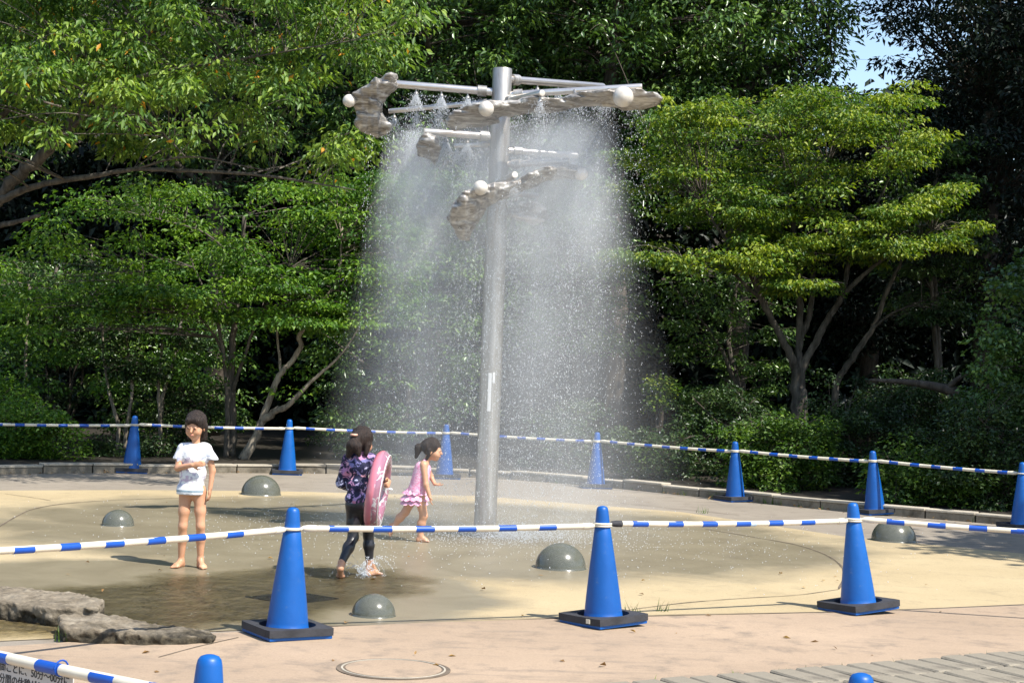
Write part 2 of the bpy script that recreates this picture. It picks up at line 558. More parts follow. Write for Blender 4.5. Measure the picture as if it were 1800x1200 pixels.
wme = np_mesh('stream_water', np.stack([GX.ravel()[used], GY.ravel()[used], np.full(len(used), 0.0135)], 1), inv.reshape(Q.shape), M['water'])
at_ = wme.attributes.new('edge', 'FLOAT', 'POINT')
at_.data.foreach_set('value', np.clip(-SD.ravel()[used] / 0.45, 0, 1).astype(np.float32))
tag(link('stream_water', wme), kind='structure')

# kerb: a low wall of concrete blocks with a pale coping
M['kerb'] = mat_ground('kerb_mat', (0.22, 0.19, 0.145), (0.07, 0.06, 0.042, 1), 60, 0.9)
M['coping'] = mat_ground('coping_mat', (0.44, 0.39, 0.31), (0.26, 0.23, 0.18, 1), 60, 0.5)
kw = empty('kerb_wall', tuple(P(850, 840)), 0, 'low curved concrete kerb wall along the edge of the planted trees', 'kerb wall')
kw['kind'] = 'structure'
acc = [0.0]
for a, b in zip(kerb, kerb[1:]):
    acc.append(acc[-1] + (b - a).length)
def kerb_at(s):
    for i in range(len(kerb) - 1):
        if acc[i + 1] >= s:
            return kerb[i].lerp(kerb[i + 1], (s - acc[i]) / (acc[i + 1] - acc[i]))
    return kerb[-1]
s = 0.0; rg = random.Random(3)
kw_loc = Vector(kw.location)
while s < acc[-1] - 0.3:
    L = rg.uniform(0.52, 0.66)
    a, b = kerb_at(s + 0.008), kerb_at(min(s + L, acc[-1]) - 0.008)
    d = (b - a); ang = math.atan2(d.y, d.x); mid = (a + b) / 2
    nrm = Vector((-math.sin(ang), math.cos(ang), 0))
    hgt = 0.085 + rg.uniform(-.012, .012)
    Mx = Matrix.Rotation(ang + rg.uniform(-.01, .01), 3, 'Z')
    m1 = MB(); m1.box(mid + nrm * (0.075 + rg.uniform(-.006, .006)) + Vector((0, 0, hgt / 2 - 0.02)) - kw_loc, (d.length, 0.15, hgt + 0.04), Mx, 0.008)
    o = m1.build('kerb_stone', M['kerb'], kw)
    m1 = MB(); m1.box(mid + nrm * 0.085 + Vector((0, 0, hgt + 0.014)) - kw_loc, (d.length + 0.004, 0.19, 0.026), Mx, 0.007)
    m1.build('coping_stone', M['coping'], kw)
    s += L

# grey stone setts at the lower right
M['sett'] = mat_ground('sett_mat', (0.26, 0.228, 0.175), (0.13, 0.112, 0.088, 1), 90, 0.6, (2.0, 9.0, 1.0))
a, b = P(1075, 1209), P(1900, 1143)
tdir = (b - a).normalized(); ndir = Vector((tdir.y, -tdir.x, 0))
pv = sheet('sett_pavement', [a - tdir * 0.3 - ndir * -0.0, b + tdir * 0.4, b + tdir * 0.4 + ndir * 1.6, a - tdir * 0.3 + ndir * 1.6], 0.014, M['bed'])
ang = math.atan2(tdir.y, tdir.x)
rg = random.Random(11)
shapes = []
for k in range(8):
    bm = bmesh.new(); bmesh.ops.create_cube(bm, size=1)
    for v in bm.verts:
        v.co = Vector((v.co.x * 0.148 * rg.uniform(.95, 1.02), v.co.y * 0.345 * rg.uniform(.985, 1.005), v.co.z * 0.05 + rg.uniform(-.002, .002)))
    bmesh.ops.bevel(bm, geom=bm.edges[:], offset=0.009, segments=1, affect='EDGES')
    me = bpy.data.meshes.new('sett'); bm.to_mesh(me); bm.free(); me.materials.append(M['sett']); shapes.append(me)
for row in range(4):
    n = int((b - a).length / 0.172) + 2
    for i in range(n):
        c = a + tdir * (0.172 * (i + 0.04 * row)) + ndir * (0.19 + row * 0.352)
        o = link('sett', shapes[rg.randrange(8)], pv, (c.x, c.y, 0.014 + rg.uniform(-.004, .004)))
        o.rotation_euler = (rg.uniform(-.012, .012), rg.uniform(-.012, .012), ang + rg.uniform(-.02, .02))

# inspection cover in the slab, filled with the same concrete
mc = P(692, 1178)
mh = empty('inspection_cover', (mc.x, mc.y, 0.0), 0.2, 'round inspection cover with double ring set in the pinkish slab', 'manhole')
MB().lathe([(0.262, 0.0), (0.262, 0.0145), (0.285, 0.0145), (0.285, 0.0)], 64).build('outer_ring', M['joint'], mh)
MB().lathe([(0.0, 0.0), (0.0, 0.0165), (0.240, 0.0165), (0.240, 0.0)], 64).build('lid', M['pink'], mh)
MB().lathe([(0.240, 0.0), (0.240, 0.0140), (0.252, 0.0140), (0.252, 0.0)], 64).build('inner_ring', M['joint'], mh)
MB().lathe([(0.252, 0.0), (0.252, 0.0170), (0.262, 0.0170), (0.262, 0.0)], 64).build('frame_ring', M['coping'], mh)
# dark drain grate under the water
M['iron'] = plain('iron_mat', (0.05, 0.05, 0.045, 1), 0.7, 0.3, 12)
gc = P(514, 1051)
gr = empty('drain_grate', (gc.x, gc.y, 0.005), R(52), 'dark square drain grate under the shallow water behind a cone', 'drain grate')
MB().box((0, 0, 0.0005), (0.42, 0.42, 0.002)).build('sump', M['iron'], gr)
for k in range(2):
    MB().box((0.2 - 0.4 * k, 0, 0.0035), (0.02, 0.42, 0.004)).build('frame_side', M['iron'], gr)
for k in range(11):
    MB().box((0, -0.18 + 0.036 * k, 0.0035), (0.376, 0.012, 0.004)).build('slat', M['iron'], gr)

# rough stone blocks by the stream
M['rock'] = mat_ground('rock_mat', (0.25, 0.205, 0.145), (0.06, 0.048, 0.032, 1), 38, 1.0, (7.0, 7.0, 14.0), 0.9, 0.6)
t = NT('stone_mat')
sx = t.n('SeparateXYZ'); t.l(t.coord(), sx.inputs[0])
n1 = t.noise(26, 6, 0.7); n2 = t.noise(7, 6, 0.65, None, 0.6)
rock = t.ramp(n2, [(0.3, (0.11, 0.09, 0.062, 1)), (0.5, (0.20, 0.165, 0.118, 1)), (0.7, (0.28, 0.24, 0.18, 1))])
stain_shade = t.ramp(t.math('ADD', sx.outputs[2], t.math('MULTIPLY', t.math('SUBTRACT', n2, 0.5), 0.10)), [(0.045, (1, 1, 1, 1)), (0.072, (0, 0, 0, 1))])  # wet stain and the shade of the front faces, painted dark by height
rock = t.mix(stain_shade, rock, t.ramp(n1, [(0.35, (0.030, 0.025, 0.017, 1)), (0.7, (0.085, 0.07, 0.045, 1))]))
t.set(base=t.mix(0.5, rock, t.ramp(n1, [(0.3, (0.35, 0.35, 0.35, 1)), (0.6, (1.15, 1.15, 1.15, 1))]), 'MULTIPLY'), rough=0.85, spec=0.3)
t.bump(n1, 0.9, 0.015)
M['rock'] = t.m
def stone(name, label, pts, ztop, seed, h=0.012):
    xs = [p[0] for p in pts]; ys = [p[1] for p in pts]
    lo = (min(xs) - 0.06, min(ys) - 0.06, -0.09); hi = (max(xs) + 0.06, max(ys) + 0.06, 0.22)
    I = Implicit(lo, hi, h)
    _, X = I.grid()
    d2 = poly_sdf(X[..., 0], X[..., 1], [(p[0], p[1]) for p in pts])
    zt = ztop(X[..., 0], X[..., 1]) + 0.008 * vnoise(X, 45, seed + 6) + 0.006 * vnoise(X * [1, 1, 0], 7, seed) + 0.006 * vnoise(X, 24, seed + 1)
    d2 = d2 + 0.016 * vnoise(X, 10, seed + 2) + 0.016 * vnoise(X, 27, seed + 3) + 0.008 * vnoise(X, 55, seed + 8)
    dz = np.maximum(X[..., 2] - zt, -0.04 - X[..., 2])
    q = np.stack([d2 + 0.012, dz + 0.012], -1)
    I.F = (np.minimum(q.max(-1), 0) + np.linalg.norm(np.maximum(q, 0), axis=-1) - 0.012).astype(np.float32)
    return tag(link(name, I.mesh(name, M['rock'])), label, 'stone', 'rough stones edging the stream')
q1 = [P(x, y, 0.11) for x, y in [(-200, 1018), (-60, 1024), (60, 1032), (140, 1040), (180, 1053), (172, 1066), (100, 1066), (0, 1054), (-200, 1040)]]
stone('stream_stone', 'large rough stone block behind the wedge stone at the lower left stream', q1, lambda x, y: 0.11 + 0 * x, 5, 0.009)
q2 = [P(x, y, 0.07) for x, y in [(108, 1088), (170, 1083), (270, 1092), (370, 1098), (384, 1104), (372, 1110), (250, 1112), (108, 1106)]]
x0 = q2[0].x; x1 = q2[4].x
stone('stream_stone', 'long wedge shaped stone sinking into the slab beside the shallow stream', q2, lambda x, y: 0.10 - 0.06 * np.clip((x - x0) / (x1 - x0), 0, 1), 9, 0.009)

# polished stone domes
t = NT('granite_mat')
vo = t.n('TexVoronoi'); vo.inputs['Scale'].default_value = 150; t.l(t.coord(), vo.inputs['Vector'])
sp = t.ramp(vo.outputs['Color'], [(0.2, (0.045, 0.048, 0.038, 1)), (0.5, (0.10, 0.104, 0.084, 1)), (0.8, (0.175, 0.176, 0.148, 1))])
t.set(base=t.mix(t.ramp(t.noise(5, 5), [(0.4, (0, 0, 0, 1)), (0.75, (0.6, 0.6, 0.6, 1))]), sp, (0.085, 0.09, 0.065, 1)), rough=0.2, spec=0.5)
M['granite'] = t.m
DOMES = [((985, 1006), 89, 'stone dome nearest the middle front cone on the dry yellow pad'),
         ((657, 1089), 77, 'stone dome at the edge of the stream right of the front cone'),
         ((208, 931), 56, 'stone dome left of the child in the white shirt'),
         ((459, 877), 69, 'stone dome right of the child, near the back cones'),
         ((1570, 958), 78, 'stone dome behind the bar at the far right of the pad')]
dome_me = None
for (px, py), w, lab in DOMES:
    p = P(px, py - 8); r = w * p.y / F_PX / 2
    if dome_me is None:
        prof = [(1.03, -0.1), (1.03, 0.012), (1.0, 0.03)] + [(math.cos(R(a)), 0.03 + 0.97 * math.sin(R(a))) for a in range(4, 90, 4)] + [(0.002, 1.0)]
        o = MB().lathe(prof, 56).build('stone_dome', M['granite'], None, True); dome_me = o.data
    else:
        o = link('stone_dome', dome_me)
    o.location = (p.x, p.y, 0.004); o.scale = (r, r, r * 0.98); o.rotation_euler = (0, 0, px)
    tag(o, 'polished grey ' + lab, 'stone dome', 'stone domes on the splash pad')
# ------------------------------------------------------------------ traffic cones
t = NT('cone_plastic_mat')
oi = t.n('ObjectInfo')
f = t.noise(4.0, 6, 0.65, None, 0.5)
cbase = t.ramp(f, [(0.3, (0.001, 0.074, 0.30, 1)), (0.7, (0.002, 0.098, 0.385, 1))])
cbase = t.mix(t.ramp(t.noise(11, 6, 0.75), [(0.60, (0, 0, 0, 1)), (0.74, (0.45, 0.45, 0.45, 1))]), cbase, (0.11, 0.17, 0.27, 1))
cbase = t.mix(0.6, cbase, t.ramp(oi.outputs['Random'], [(0.0, (0.75, 0.80, 0.86, 1)), (1.0, (1.2, 1.14, 1.08, 1))]), 'MULTIPLY')
t.set(base=cbase, rough=t.ramp(f, [(0.3, (0.34, 0.34, 0.34, 1)), (0.7, (0.52, 0.52, 0.52, 1))]), spec=0.45)
t.bump(t.noise(25, 5), 0.06, 0.01)
M['cone'] = t.m
M['rubber'] = plain('rubber_mat', (0.035, 0.035, 0.04, 1), 0.75, 0.35, 9.0, 0, 0.4, 0.3, 60)
M['white_plastic'] = plain('white_plastic_mat', (0.66, 0.61, 0.49, 1), 0.4, 0.12, 9.0)
M['bar_blue'] = plain('bar_blue_mat', (0.005, 0.070, 0.38, 1), 0.4, 0.12, 8.0)
M['bar_label'] = plain('bar_label_mat', (0.45, 0.58, 0.70, 1), 0.5, 0.2, 30.0)
RING_Z = 0.585
def cone_parts(root):
    prof = [(0.155, 0.018), (0.150, 0.030), (0.128, 0.036), (0.117, 0.045), (0.113, 0.075), (0.102, 0.17), (0.080, 0.34), (0.058, 0.50), (0.0475, 0.575), (0.0445, 0.580),
            (0.042, 0.62), (0.0365, 0.675), (0.033, 0.690), (0.026, 0.699), (0.014, 0.7035), (0.001, 0.705)]
    MB().lathe(prof, 40).build('cone_body', M['cone'], root, True, None, 50)
    MB().box((0, 0, 0.010), (0.375, 0.375, 0.018), None, 0.006).build('base_plate', M['cone'], root, True, None, 40)
    w = MB()                                     # rubber weight: a square plate with a round hole
    n = 40; s = 0.198; ri = 0.157
    V = []
    for zi, z in enumerate((0.020, 0.060)):
        for i in range(n):
            a = 2 * math.pi * i / n
            V.append((ri * math.cos(a), ri * math.sin(a), z))
        for i in range(n):
            a = 2 * math.pi * i / n
            c, q = math.cos(a), math.sin(a)
            k = s / max(abs(c), abs(q))
            k = min(k, s * 1.36)
            V.append((k * c, k * q, z))
    Fs = []
    for i in range(n):
        j = (i + 1) % n
        Fs += [(2 * n + i, 3 * n + i, 3 * n + j, 2 * n + j), (i, j, n + j, n + i), (n + i, n + j, 3 * n + j, 3 * n + i), (j, i, 2 * n + i, 2 * n + j)]
    w.add(V, Fs).build('weight', M['rubber'], root)
CONES = {  # base centre in the photograph, lean, turn, label
    'A': ((505, 1118), 0.6, 32, 'blue cone in front of the stream, right of the stone blocks'),
    'B': ((1060, 1098), -2.6, 38, 'blue cone beside the nearest stone dome, middle of the front row'),
    'C': ((1508, 1075), -5.2, 30, 'leaning blue cone in the front row before the dry yellow pad'),
    'D': ((232, 830), 1.2, 12, 'blue cone by the kerb behind the child in the white shirt'),
    'E': ((505, 833), 0.5, 8, 'blue cone by the kerb between the child and the girl'),
    'F': ((781, 840), 0.3, 10, 'blue cone by the kerb just behind the running toddler'),
    'G': ((1047, 857), -0.5, 5, 'blue cone by the kerb seen pale through the falling spray'),
    'H': ((1292, 880), -2.2, 28, 'blue cone by the kerb right of the spray, clear of the water'),
    'I': ((1537, 903), -4.0, 20, 'blue cone by the kerb behind the leaning front cone'),
}
cone_pos = {k: P(*v[0]) for k, v in CONES.items()}
cone_pos['J'] = Vector((5.44, 18.0, 0)); CONES['J'] = (None, -1, 15, 'blue cone by the kerb cut off by the right edge')
cone_pos['K'] = P(366, 1155, 0.705) * 1.0; cone_pos['K'].z = 0; CONES['K'] = (None, 0.5, 25, 'blue cone at the bottom edge holding the bar with the notice')
cone_pos['L'] = P(1513, 1187, 0.705) * 1.0; cone_pos['L'].z = 0; CONES['L'] = (None, 0, 20, 'blue cone top peeking in over the grey setts')
cone_pos['M'] = Vector((-2.62, 7.70, 0)); CONES['M'] = (None, 0, 15, 'blue cone outside the left edge holding the front bar')
cone_pos['N'] = Vector((4.28, 10.86, 0)); CONES['N'] = (None, 0, 15, 'blue cone outside the right edge holding the front bar')
cone_pos['O'] = Vector((-6.55, 20.1, 0)); CONES['O'] = (None, 0, 15, 'blue cone outside the left edge by the kerb')
cone_pos['Q'] = Vector((-2.41, 6.06, 0)); CONES['Q'] = (None, 0, 15, 'blue cone outside the left edge below the notice')
first = None
for k, p in cone_pos.items():
    _, lean, turn, lab = CONES[k]
    z0 = 0.0105 if k in 'ABCKLMN' else 0.001
    if first is None:
        o = empty('traffic_cone'); cone_parts(o); first = o
    else:
        o = copy_tree(first)
    o.location = (p.x, p.y, z0 + abs(math.sin(R(lean))) * 0.10)
    o.rotation_mode = 'QUATERNION'
    o.rotation_quaternion = (Matrix.Rotation(R(lean), 3, 'Y') @ Matrix.Rotation(R(turn), 3, 'Z')).to_quaternion()
    tag(o, lab, 'traffic cone', 'blue traffic cones around the splash pad')
    if k == 'B':
        MB().box((-0.2065, -0.10, 0.042), (0.003, 0.034, 0.026)).build('price_tag', M['white_plastic'], o)
    cone_pos[k] = Vector(o.location) + Matrix.Rotation(R(lean), 3, 'Y') @ Vector((0, 0, RING_Z))

# ------------------------------------------------------------------ striped bars from cone to cone
def bar(a, b, label, dz=(0.0, 0.0), black=False, sticker=None):
    pa = cone_pos[a] + Vector((0, 0, dz[0])); pb = cone_pos[b] + Vector((0, 0, dz[1]))
    d = (pb - pa).normalized()
    L = (pb - pa).length
    rootz = pa.z
    root = empty('barrier_bar', tuple(pa), 0, label, 'barrier bar', 'striped bars between the cones')
    s0, s1 = 0.062, L - 0.062
    sag = 0.012
    def at(s):
        u = s / L
        return d * s + Vector((0, 0, -sag * 4 * u * (1 - u)))
    def seg(s, e, r):
        n = 3
        return [at(s + (e - s) * i / n) for i in range(n + 1)], r
    MB().tube(*seg(s0 + 0.03, s1 - 0.03, 0.0178), n=14).build('tube', M['white_plastic'], root, True, None, 50)
    for c, e in ((0, 1), (L, -1)):
        ctr = d * c
        ring = []
        for i in range(25):
            q = 2 * math.pi * i / 24
            ring.append(ctr + Vector((0.052 * math.cos(q), 0.052 * math.sin(q), 0)))
        MB().tube(ring, 0.0065, 8, False).build('end_ring', M['white_plastic'], root, True)
        o = MB().tube([at(c + e * 0.052), at(c + e * 0.066), at(c + e * 0.10), at(c + e * 0.135)], [0.009, 0.016, 0.0205, 0.0205], 12)
        o.build('end_socket', M['rubber'] if (black and e == 1) else M['white_plastic'], root, True, None, 50)
    x = s0 + 0.15
    while x + 0.115 < s1 - 0.06:
        MB().tube(*seg(x, x + 0.115, 0.0186), n=14).build('blue_band', M['bar_blue'], root, True, None, 50)
        x += 0.262
    if sticker:
        MB().tube(*seg(L * sticker, L * sticker + 0.10, 0.0183), n=14).build('paper_label', M['bar_label'], root, True, None, 50)
    return root
bar('M', 'A', 'striped bar running out at the left in front of the stream')
bar('A', 'B', 'striped bar crossing in front of the girl with the pink ring', (0.004, 0.0))
bar('B', 'C', 'striped bar with a black end socket and small paper label', (0.013, 0.0), True, 0.535)
bar('C', 'N', 'striped bar from the leaning cone out of the right edge', (0.013, 0.0))
bar('O', 'D', 'striped bar by the kerb before the bright green shrub')
bar('D', 'E', 'striped bar by the kerb passing behind the head of the child', (0.013, 0.0))
bar('E', 'F', 'striped bar by the kerb passing behind the head of the girl', (0.013, 0.0))
bar('F', 'G', 'striped bar by the kerb crossing behind the steel post', (0.013, 0.0))
bar('G', 'H', 'striped bar by the kerb leaving the spray on its right', (0.013, 0.0))
bar('H', 'I', 'striped bar by the kerb before the dark hedge shrubs', (0.013, 0.0))
bar('I', 'J', 'striped bar by the kerb ending at the right edge', (0.013, 0.0))
bar('Q', 'K', 'striped bar at the bottom left corner carrying the notice', (0.0, -0.006))
bar('K', 'L', 'striped bar below the picture between the two nearest cones', (0.004, 0.0))

# ------------------------------------------------------------------ notice hanging from the nearest bar
M['board'] = plain('board_mat', (0.50, 0.49, 0.47, 1), 0.55, 0.05, 4.0)
M['ink'] = plain('ink_mat', (0.03, 0.03, 0.032, 1), 0.6, 0.1, 4.0)
pa, pb = cone_pos['Q'], cone_pos['K'] + Vector((0, 0, -0.006))
bd = (pb - pa).normalized()
best = min((abs(900 + (F_PX * ((pa + bd * s).x / (pa + bd * s).y)) - 143), s) for s in np.linspace(0.3, 1.8, 600))
s_edge = best[1]
bn = Vector((bd.y, -bd.x, 0)).normalized()            # towards the camera side
if bn.y > 0:
    bn = -bn
edge = pa + bd * s_edge
nb = empty('notice_board', tuple(edge + Vector((0, 0, -0.004))), 0, 'grey notice with black Japanese writing hung on the bar at lower left', 'notice')
X = bd; N = bn; U = N.cross(X) * (1 if N.cross(X).z > 0 else -1)
MM = Matrix((X, N, U)).transposed()
MB().box(X * -0.42 + U * -0.16 + N * -0.024, (0.84, 0.004, 0.32), MM).build('board', M['board'], nb)
for q in (-0.035, -0.45, -0.80):
    ring = [Vector(X) * q + N * (-0.004 + 0.025 * math.cos(a)) + U * (-0.002 + 0.024 * math.sin(a)) for a in [2 * math.pi * i / 14 for i in range(15)]]
    MB().tube(ring, 0.003, 6, False).build('cable_tie', M['bar_blue'], nb)
dg = None
for txt, off, size in (('１時間ごとに、50分〜00分に', -0.036, 0.0325), ('10分間の休憩が入ります', -0.074, 0.0325)):
    cu = bpy.data.curves.new('writing', 'FONT')
    cu.body = txt; cu.size = size; cu.align_x = 'RIGHT'; cu.extrude = 0.0004; cu.offset = 0.0005
    o = bpy.data.objects.new('writing_source', cu); col.objects.link(o)
    bpy.context.view_layer.update()
    me = bpy.data.meshes.new_from_object(o.evaluated_get(bpy.context.evaluated_depsgraph_get()))
    col.objects.unlink(o); bpy.data.objects.remove(o)
    me.materials.clear(); me.materials.append(M['ink'])
    w = link('writing', me, nb); w['kind'] = 'stuff'
    w.matrix_local = Matrix.Translation(X * (-0.014 if off > -0.05 else -0.048) + U * (off - 0.018) + N * -0.0212) @ Matrix((X, U, N)).transposed().to_4x4()

# ------------------------------------------------------------------ the shower fountain
t = NT('steel_mat')
br = t.noise(1.0, 4, 0.6, t.coord((60, 60, 1.2)))
st = t.noise(1.5, 5, 0.65, t.coord((5, 5, 1.0)), 0.5)
t.set(base=t.mix(t.ramp(st, [(0.45, (0, 0, 0, 1)), (0.7, (0.8, 0.8, 0.8, 1))]), t.ramp(br, [(0.3, (0.42, 0.40, 0.37, 1)), (0.7, (0.56, 0.54, 0.51, 1))]), (0.25, 0.21, 0.165, 1)),
      rough=0.42, metal=0.75)
M['steel'] = t.m
t = NT('tube_mat')
t.set(base=t.ramp(t.noise(8, 4), [(0.3, (0.62, 0.57, 0.52, 1)), (0.7, (0.74, 0.69, 0.64, 1))]), rough=0.3, metal=0.85)
M['tube'] = t.m
t = NT('cast_mat')
w1 = t.noise(9, 6, 0.65, t.coord((0.45, 1, 2.4)), 1.2)
t.set(base=t.ramp(w1, [(0.3, (0.10, 0.088, 0.076, 1)), (0.48, (0.31, 0.285, 0.255, 1)), (0.66, (0.62, 0.595, 0.55, 1))]), rough=0.42, metal=0.35, spec=0.5)
t.bump(w1, 0.4, 0.02)
M['cast'] = t.m
t = NT('pearl_mat')
t.set(base=t.ramp(t.noise(14, 4), [(0.3, (0.60, 0.54, 0.46, 1)), (0.7, (0.74, 0.69, 0.61, 1))]), rough=0.3, metal=0.15)
M['pearl'] = t.m
M['spraywhite'] = plain('sticker_mat', (0.78, 0.78, 0.76, 1), 0.5, 0.05)

PB = P(852, 943)
YP = PB.y
ft = empty('shower_fountain', (PB.x, PB.y, 0.0), 0, 'tall steel shower post with cast metal leaf shapes, pearls and spraying tubes', 'fountain')
FO = Vector((PB.x, PB.y, 0.0))
def fp(px, py, dy=0.0):                 # local point of the fountain
    return D(px, py, YP + dy) - FO
ztop = fp(880, 120).z
post = MB().lathe([(0.112, -0.02), (0.112, 0.012), (0.099, 0.016), (0.098, 0.8), (0.094, 2.4), (0.088, 3.2), (0.086, ztop - 0.006), (0.083, ztop), (0.03, ztop + 0.001), (0.001, ztop + 0.0015)], 48).build('post', M['steel'], ft, True, None, 40)
MB().lathe([(0.0945, 1.30), (0.0955, 1.302), (0.0955, 1.318), (0.0945, 1.32)], 48).build('weld_seam', M['steel'], post, True)
MB().lathe([(0.0875, 3.05), (0.091, 3.06), (0.091, 3.10), (0.0875, 3.11)], 48).build('collar', M['steel'], post, True)
for (px0, y0, y1, wd) in ((862, 655, 722, 6), (868.5, 654, 673, 4)):
    c0 = fp(px0, y0); c1 = fp(px0, y1)
    m = MB()
    V = []
    for k in range(3):
        x = c0.x + (k - 1) * wd * YP / F_PX / 2
        yy = -math.sqrt(max(0.0, 0.0975 ** 2 - x * x)) - 0.003
        V += [(x, yy, c0.z), (x, yy, c1.z)]
    m.add(V, [(0, 1, 3, 2), (2, 3, 5, 4)]).build('sticker', M['spraywhite'], post)
TUBES = [((865, 161, 0.0), (694, 147, -0.05), 0.034), ((893, 139, 0.0), (1060, 152, 0.95), 0.034), ((893, 166, 0.0), (1128, 152, -0.10), 0.030),
         ((889, 176, 0.0), (953, 163, -0.62), 0.029), ((866, 178, 0.0), (684, 195, 0.15), 0.022), ((868, 240, 0.0), (746, 231, -0.15), 0.032),
         ((893, 264, 0.0), (1014, 273, 0.25), 0.028), ((890, 289, 0.0), (1000, 283, -0.15), 0.030), ((870, 325, 0.0), (905, 307, -0.55), 0.030),
         ((890, 340, 0.0), (946, 344, 0.35), 0.024), ((878, 374, 0.0), (955, 387, 0.3), 0.020), ((868, 253, 0.0), (800, 256, 0.25), 0.020)]
NOZ = []
for i, (a, b, r) in enumerate(TUBES):
    p, q = fp(*a), fp(*b)
    d = (q - p).normalized()
    tb = MB().tube([p, p + d * 0.12, (p + q) / 2, q - d * 0.01, q], [r, r, r, r, r * 0.93], 20).build('spray_tube', M['tube'], ft, True, None, 50)
    MB().tube([q - d * 0.004, q + d * 0.004, q + d * 0.006], [r * 0.94, r * 0.90, r * 0.6], 20).build('end_cap', M['pearl'], tb, True, None, 40)
    MB().tube([p + d * 0.05, p + d * 0.13], [r * 1.45, r * 1.45], 20).build('flange', M['steel'], tb, True, None, 40)
    n = 3 if i in (0, 5) else 4 if i in (1, 2, 4) else 2
    for k in range(n):
        u = {0: (0.25, 0.52, 0.78), 5: (0.38, 0.68, 0.92)}.get(i, [0.3 + 0.65 * j / max(1, n - 1) for j in range(n)])[k]
        c = p.lerp(q, u)
        MB().tube([c + Vector((0, 0, -r * 0.8)), c + Vector((0, 0, -r - 0.02)), c + Vector((0, 0, -r - 0.022)), c + Vector((0, 0, -r - 0.04))], [0.008, 0.008, 0.016, 0.02], 10).build('spray_head', M['steel'], tb, True, None, 40)
        NOZ.append((FO + c + Vector((0, 0, -r - 0.042)), i))
def zoompt(q):
    return (580 + q[0] * 0.34444, 90 + q[1] * 0.34444)
def cast(outline, dy, thick, seed, tilt=0.0, h=0.0105, rib=1.0, lean=-0.8):
    pts = [fp(*zoompt(q), dy) for q in outline]
    poly = [(p.x, p.z) for p in pts]
    xs = [p[0] for p in poly]; zs = [p[1] for p in poly]
    I = Implicit((min(xs) - 0.04, dy - thick - 0.36, min(zs) - 0.04), (max(xs) + 0.04, dy + thick + 0.36, max(zs) + 0.04), h)
    _, X = I.grid()
    nx = X * [0.6, 0.4, 1.2]
    d2 = poly_sdf(X[..., 0], X[..., 2], poly) - 0.006 + rib * (0.008 * vnoise(nx, 16, seed) + 0.006 * vnoise(nx, 36, seed + 1))
    u = np.clip(-d2, 0, None)
    T = thick * (1 + 0.35 * abs(lean)) * np.sqrt(np.clip(u / 0.075, 0, 1)) * (1 + 0.30 * vnoise(X * [0.5, 0, 1], 13, seed + 4)) + 0.010
    T = T * np.clip(u / 0.01, 0, 1)
    zm = np.interp(X[..., 0], np.linspace(min(xs), max(xs), 24), [np.mean([p[1] for p in poly if abs(p[0] - x) < 0.16] or [np.mean(zs)]) for x in np.linspace(min(xs), max(xs), 24)])
    w0 = dy + lean * (X[..., 2] - zm) + 0.06 * vnoise(X * [1, 0, 1], 4, seed + 2) + tilt * (X[..., 0] - np.mean(xs)) + 0.036 * vnoise(X * [0.35, 0, 1.6] + X[..., [2, 2, 0]] * [0.3, 0, 0.25], 20, seed + 7) + 0.008 * vnoise(X * [0.5, 0, 1.3], 48, seed + 9)
    I.F = np.where(d2 < 0, np.maximum(np.abs(X[..., 1] - w0) - T, d2), d2 + 0.002).astype(np.float32)
    return link('cast_leaf', I.mesh('cast_leaf', M['cast']), ft)
S1 = [(347, 135), (318, 128), (285, 146), (262, 158), (240, 152), (190, 188), (150, 205), (118, 225), (116, 268), (132, 318), (118, 360), (150, 398), (230, 418), (300, 385), (322, 352), (290, 342), (258, 300), (264, 262), (300, 222), (345, 192)]
S2 = [(585, 348), (604, 318), (680, 290), (750, 272), (850, 258), (950, 254), (1000, 244), (1052, 240), (1150, 246), (1250, 226), (1450, 205), (1550, 205), (1640, 220), (1700, 246), (1680, 266), (1600, 285), (1500, 290), (1450, 276),
      (1300, 276), (1200, 292), (1100, 305), (1000, 305), (900, 322), (850, 332), (862, 350), (780, 372), (700, 370), (630, 392), (595, 372)]
S3 = [(443, 480), (468, 435), (500, 422), (545, 442), (566, 490), (556, 540), (532, 578), (510, 548), (488, 538), (450, 532)]
S4 = [(598, 850), (636, 785), (680, 740), (735, 712), (800, 690), (850, 682), (960, 660), (1050, 606), (1120, 590), (1156, 606), (1136, 638), (1050, 682), (950, 718), (880, 752), (800, 792), (772, 850), (742, 885), (705, 952), (660, 955), (632, 900)]
S5 = [(1120, 600), (1180, 585), (1250, 590), (1300, 600), (1310, 640), (1270, 652), (1200, 645), (1130, 660), (1100, 648)]
S6 = [(865, 830), (960, 790), (1040, 770), (1100, 800), (1120, 850), (1050, 880), (960, 862)]
for outl, dy, th, sd, tl, pearls in ((S1, -0.08, 0.075, 21, 0.15, [(97, 252, 33)]), (S2, -0.42, 0.085, 31, -0.05, [(797, 293, 38), (1497, 232, 51)]), (S3, -0.2, 0.06, 41, 0, [(470, 512, 26)]),
                                    (S4, -0.45, 0.08, 51, 0.12, [(768, 697, 36)]), (S5, -0.2, 0.06, 61, 0, [(1283, 625, 33)]), (S6, 0.3, 0.06, 71, 0, [])):
    o = cast(outl, dy, th, sd, tl, lean={31: -1.5, 51: -1.3, 21: -1.0}.get(sd, -0.8))
    for (zx, zy, zr) in pearls:
        c = fp(*zoompt((zx, zy)), dy - {51: 0.30, 31: 0.19}.get(sd, 0.10) if sd != 41 else dy + 0.02)
        r = zr * 0.34444 * YP / F_PX
        MB().lathe([(r * math.sin(R(a)) + 0.0005, -r * math.cos(R(a))) for a in range(0, 181, 9)], 28, tuple(c)).build('pearl', M['pearl'], o, True)

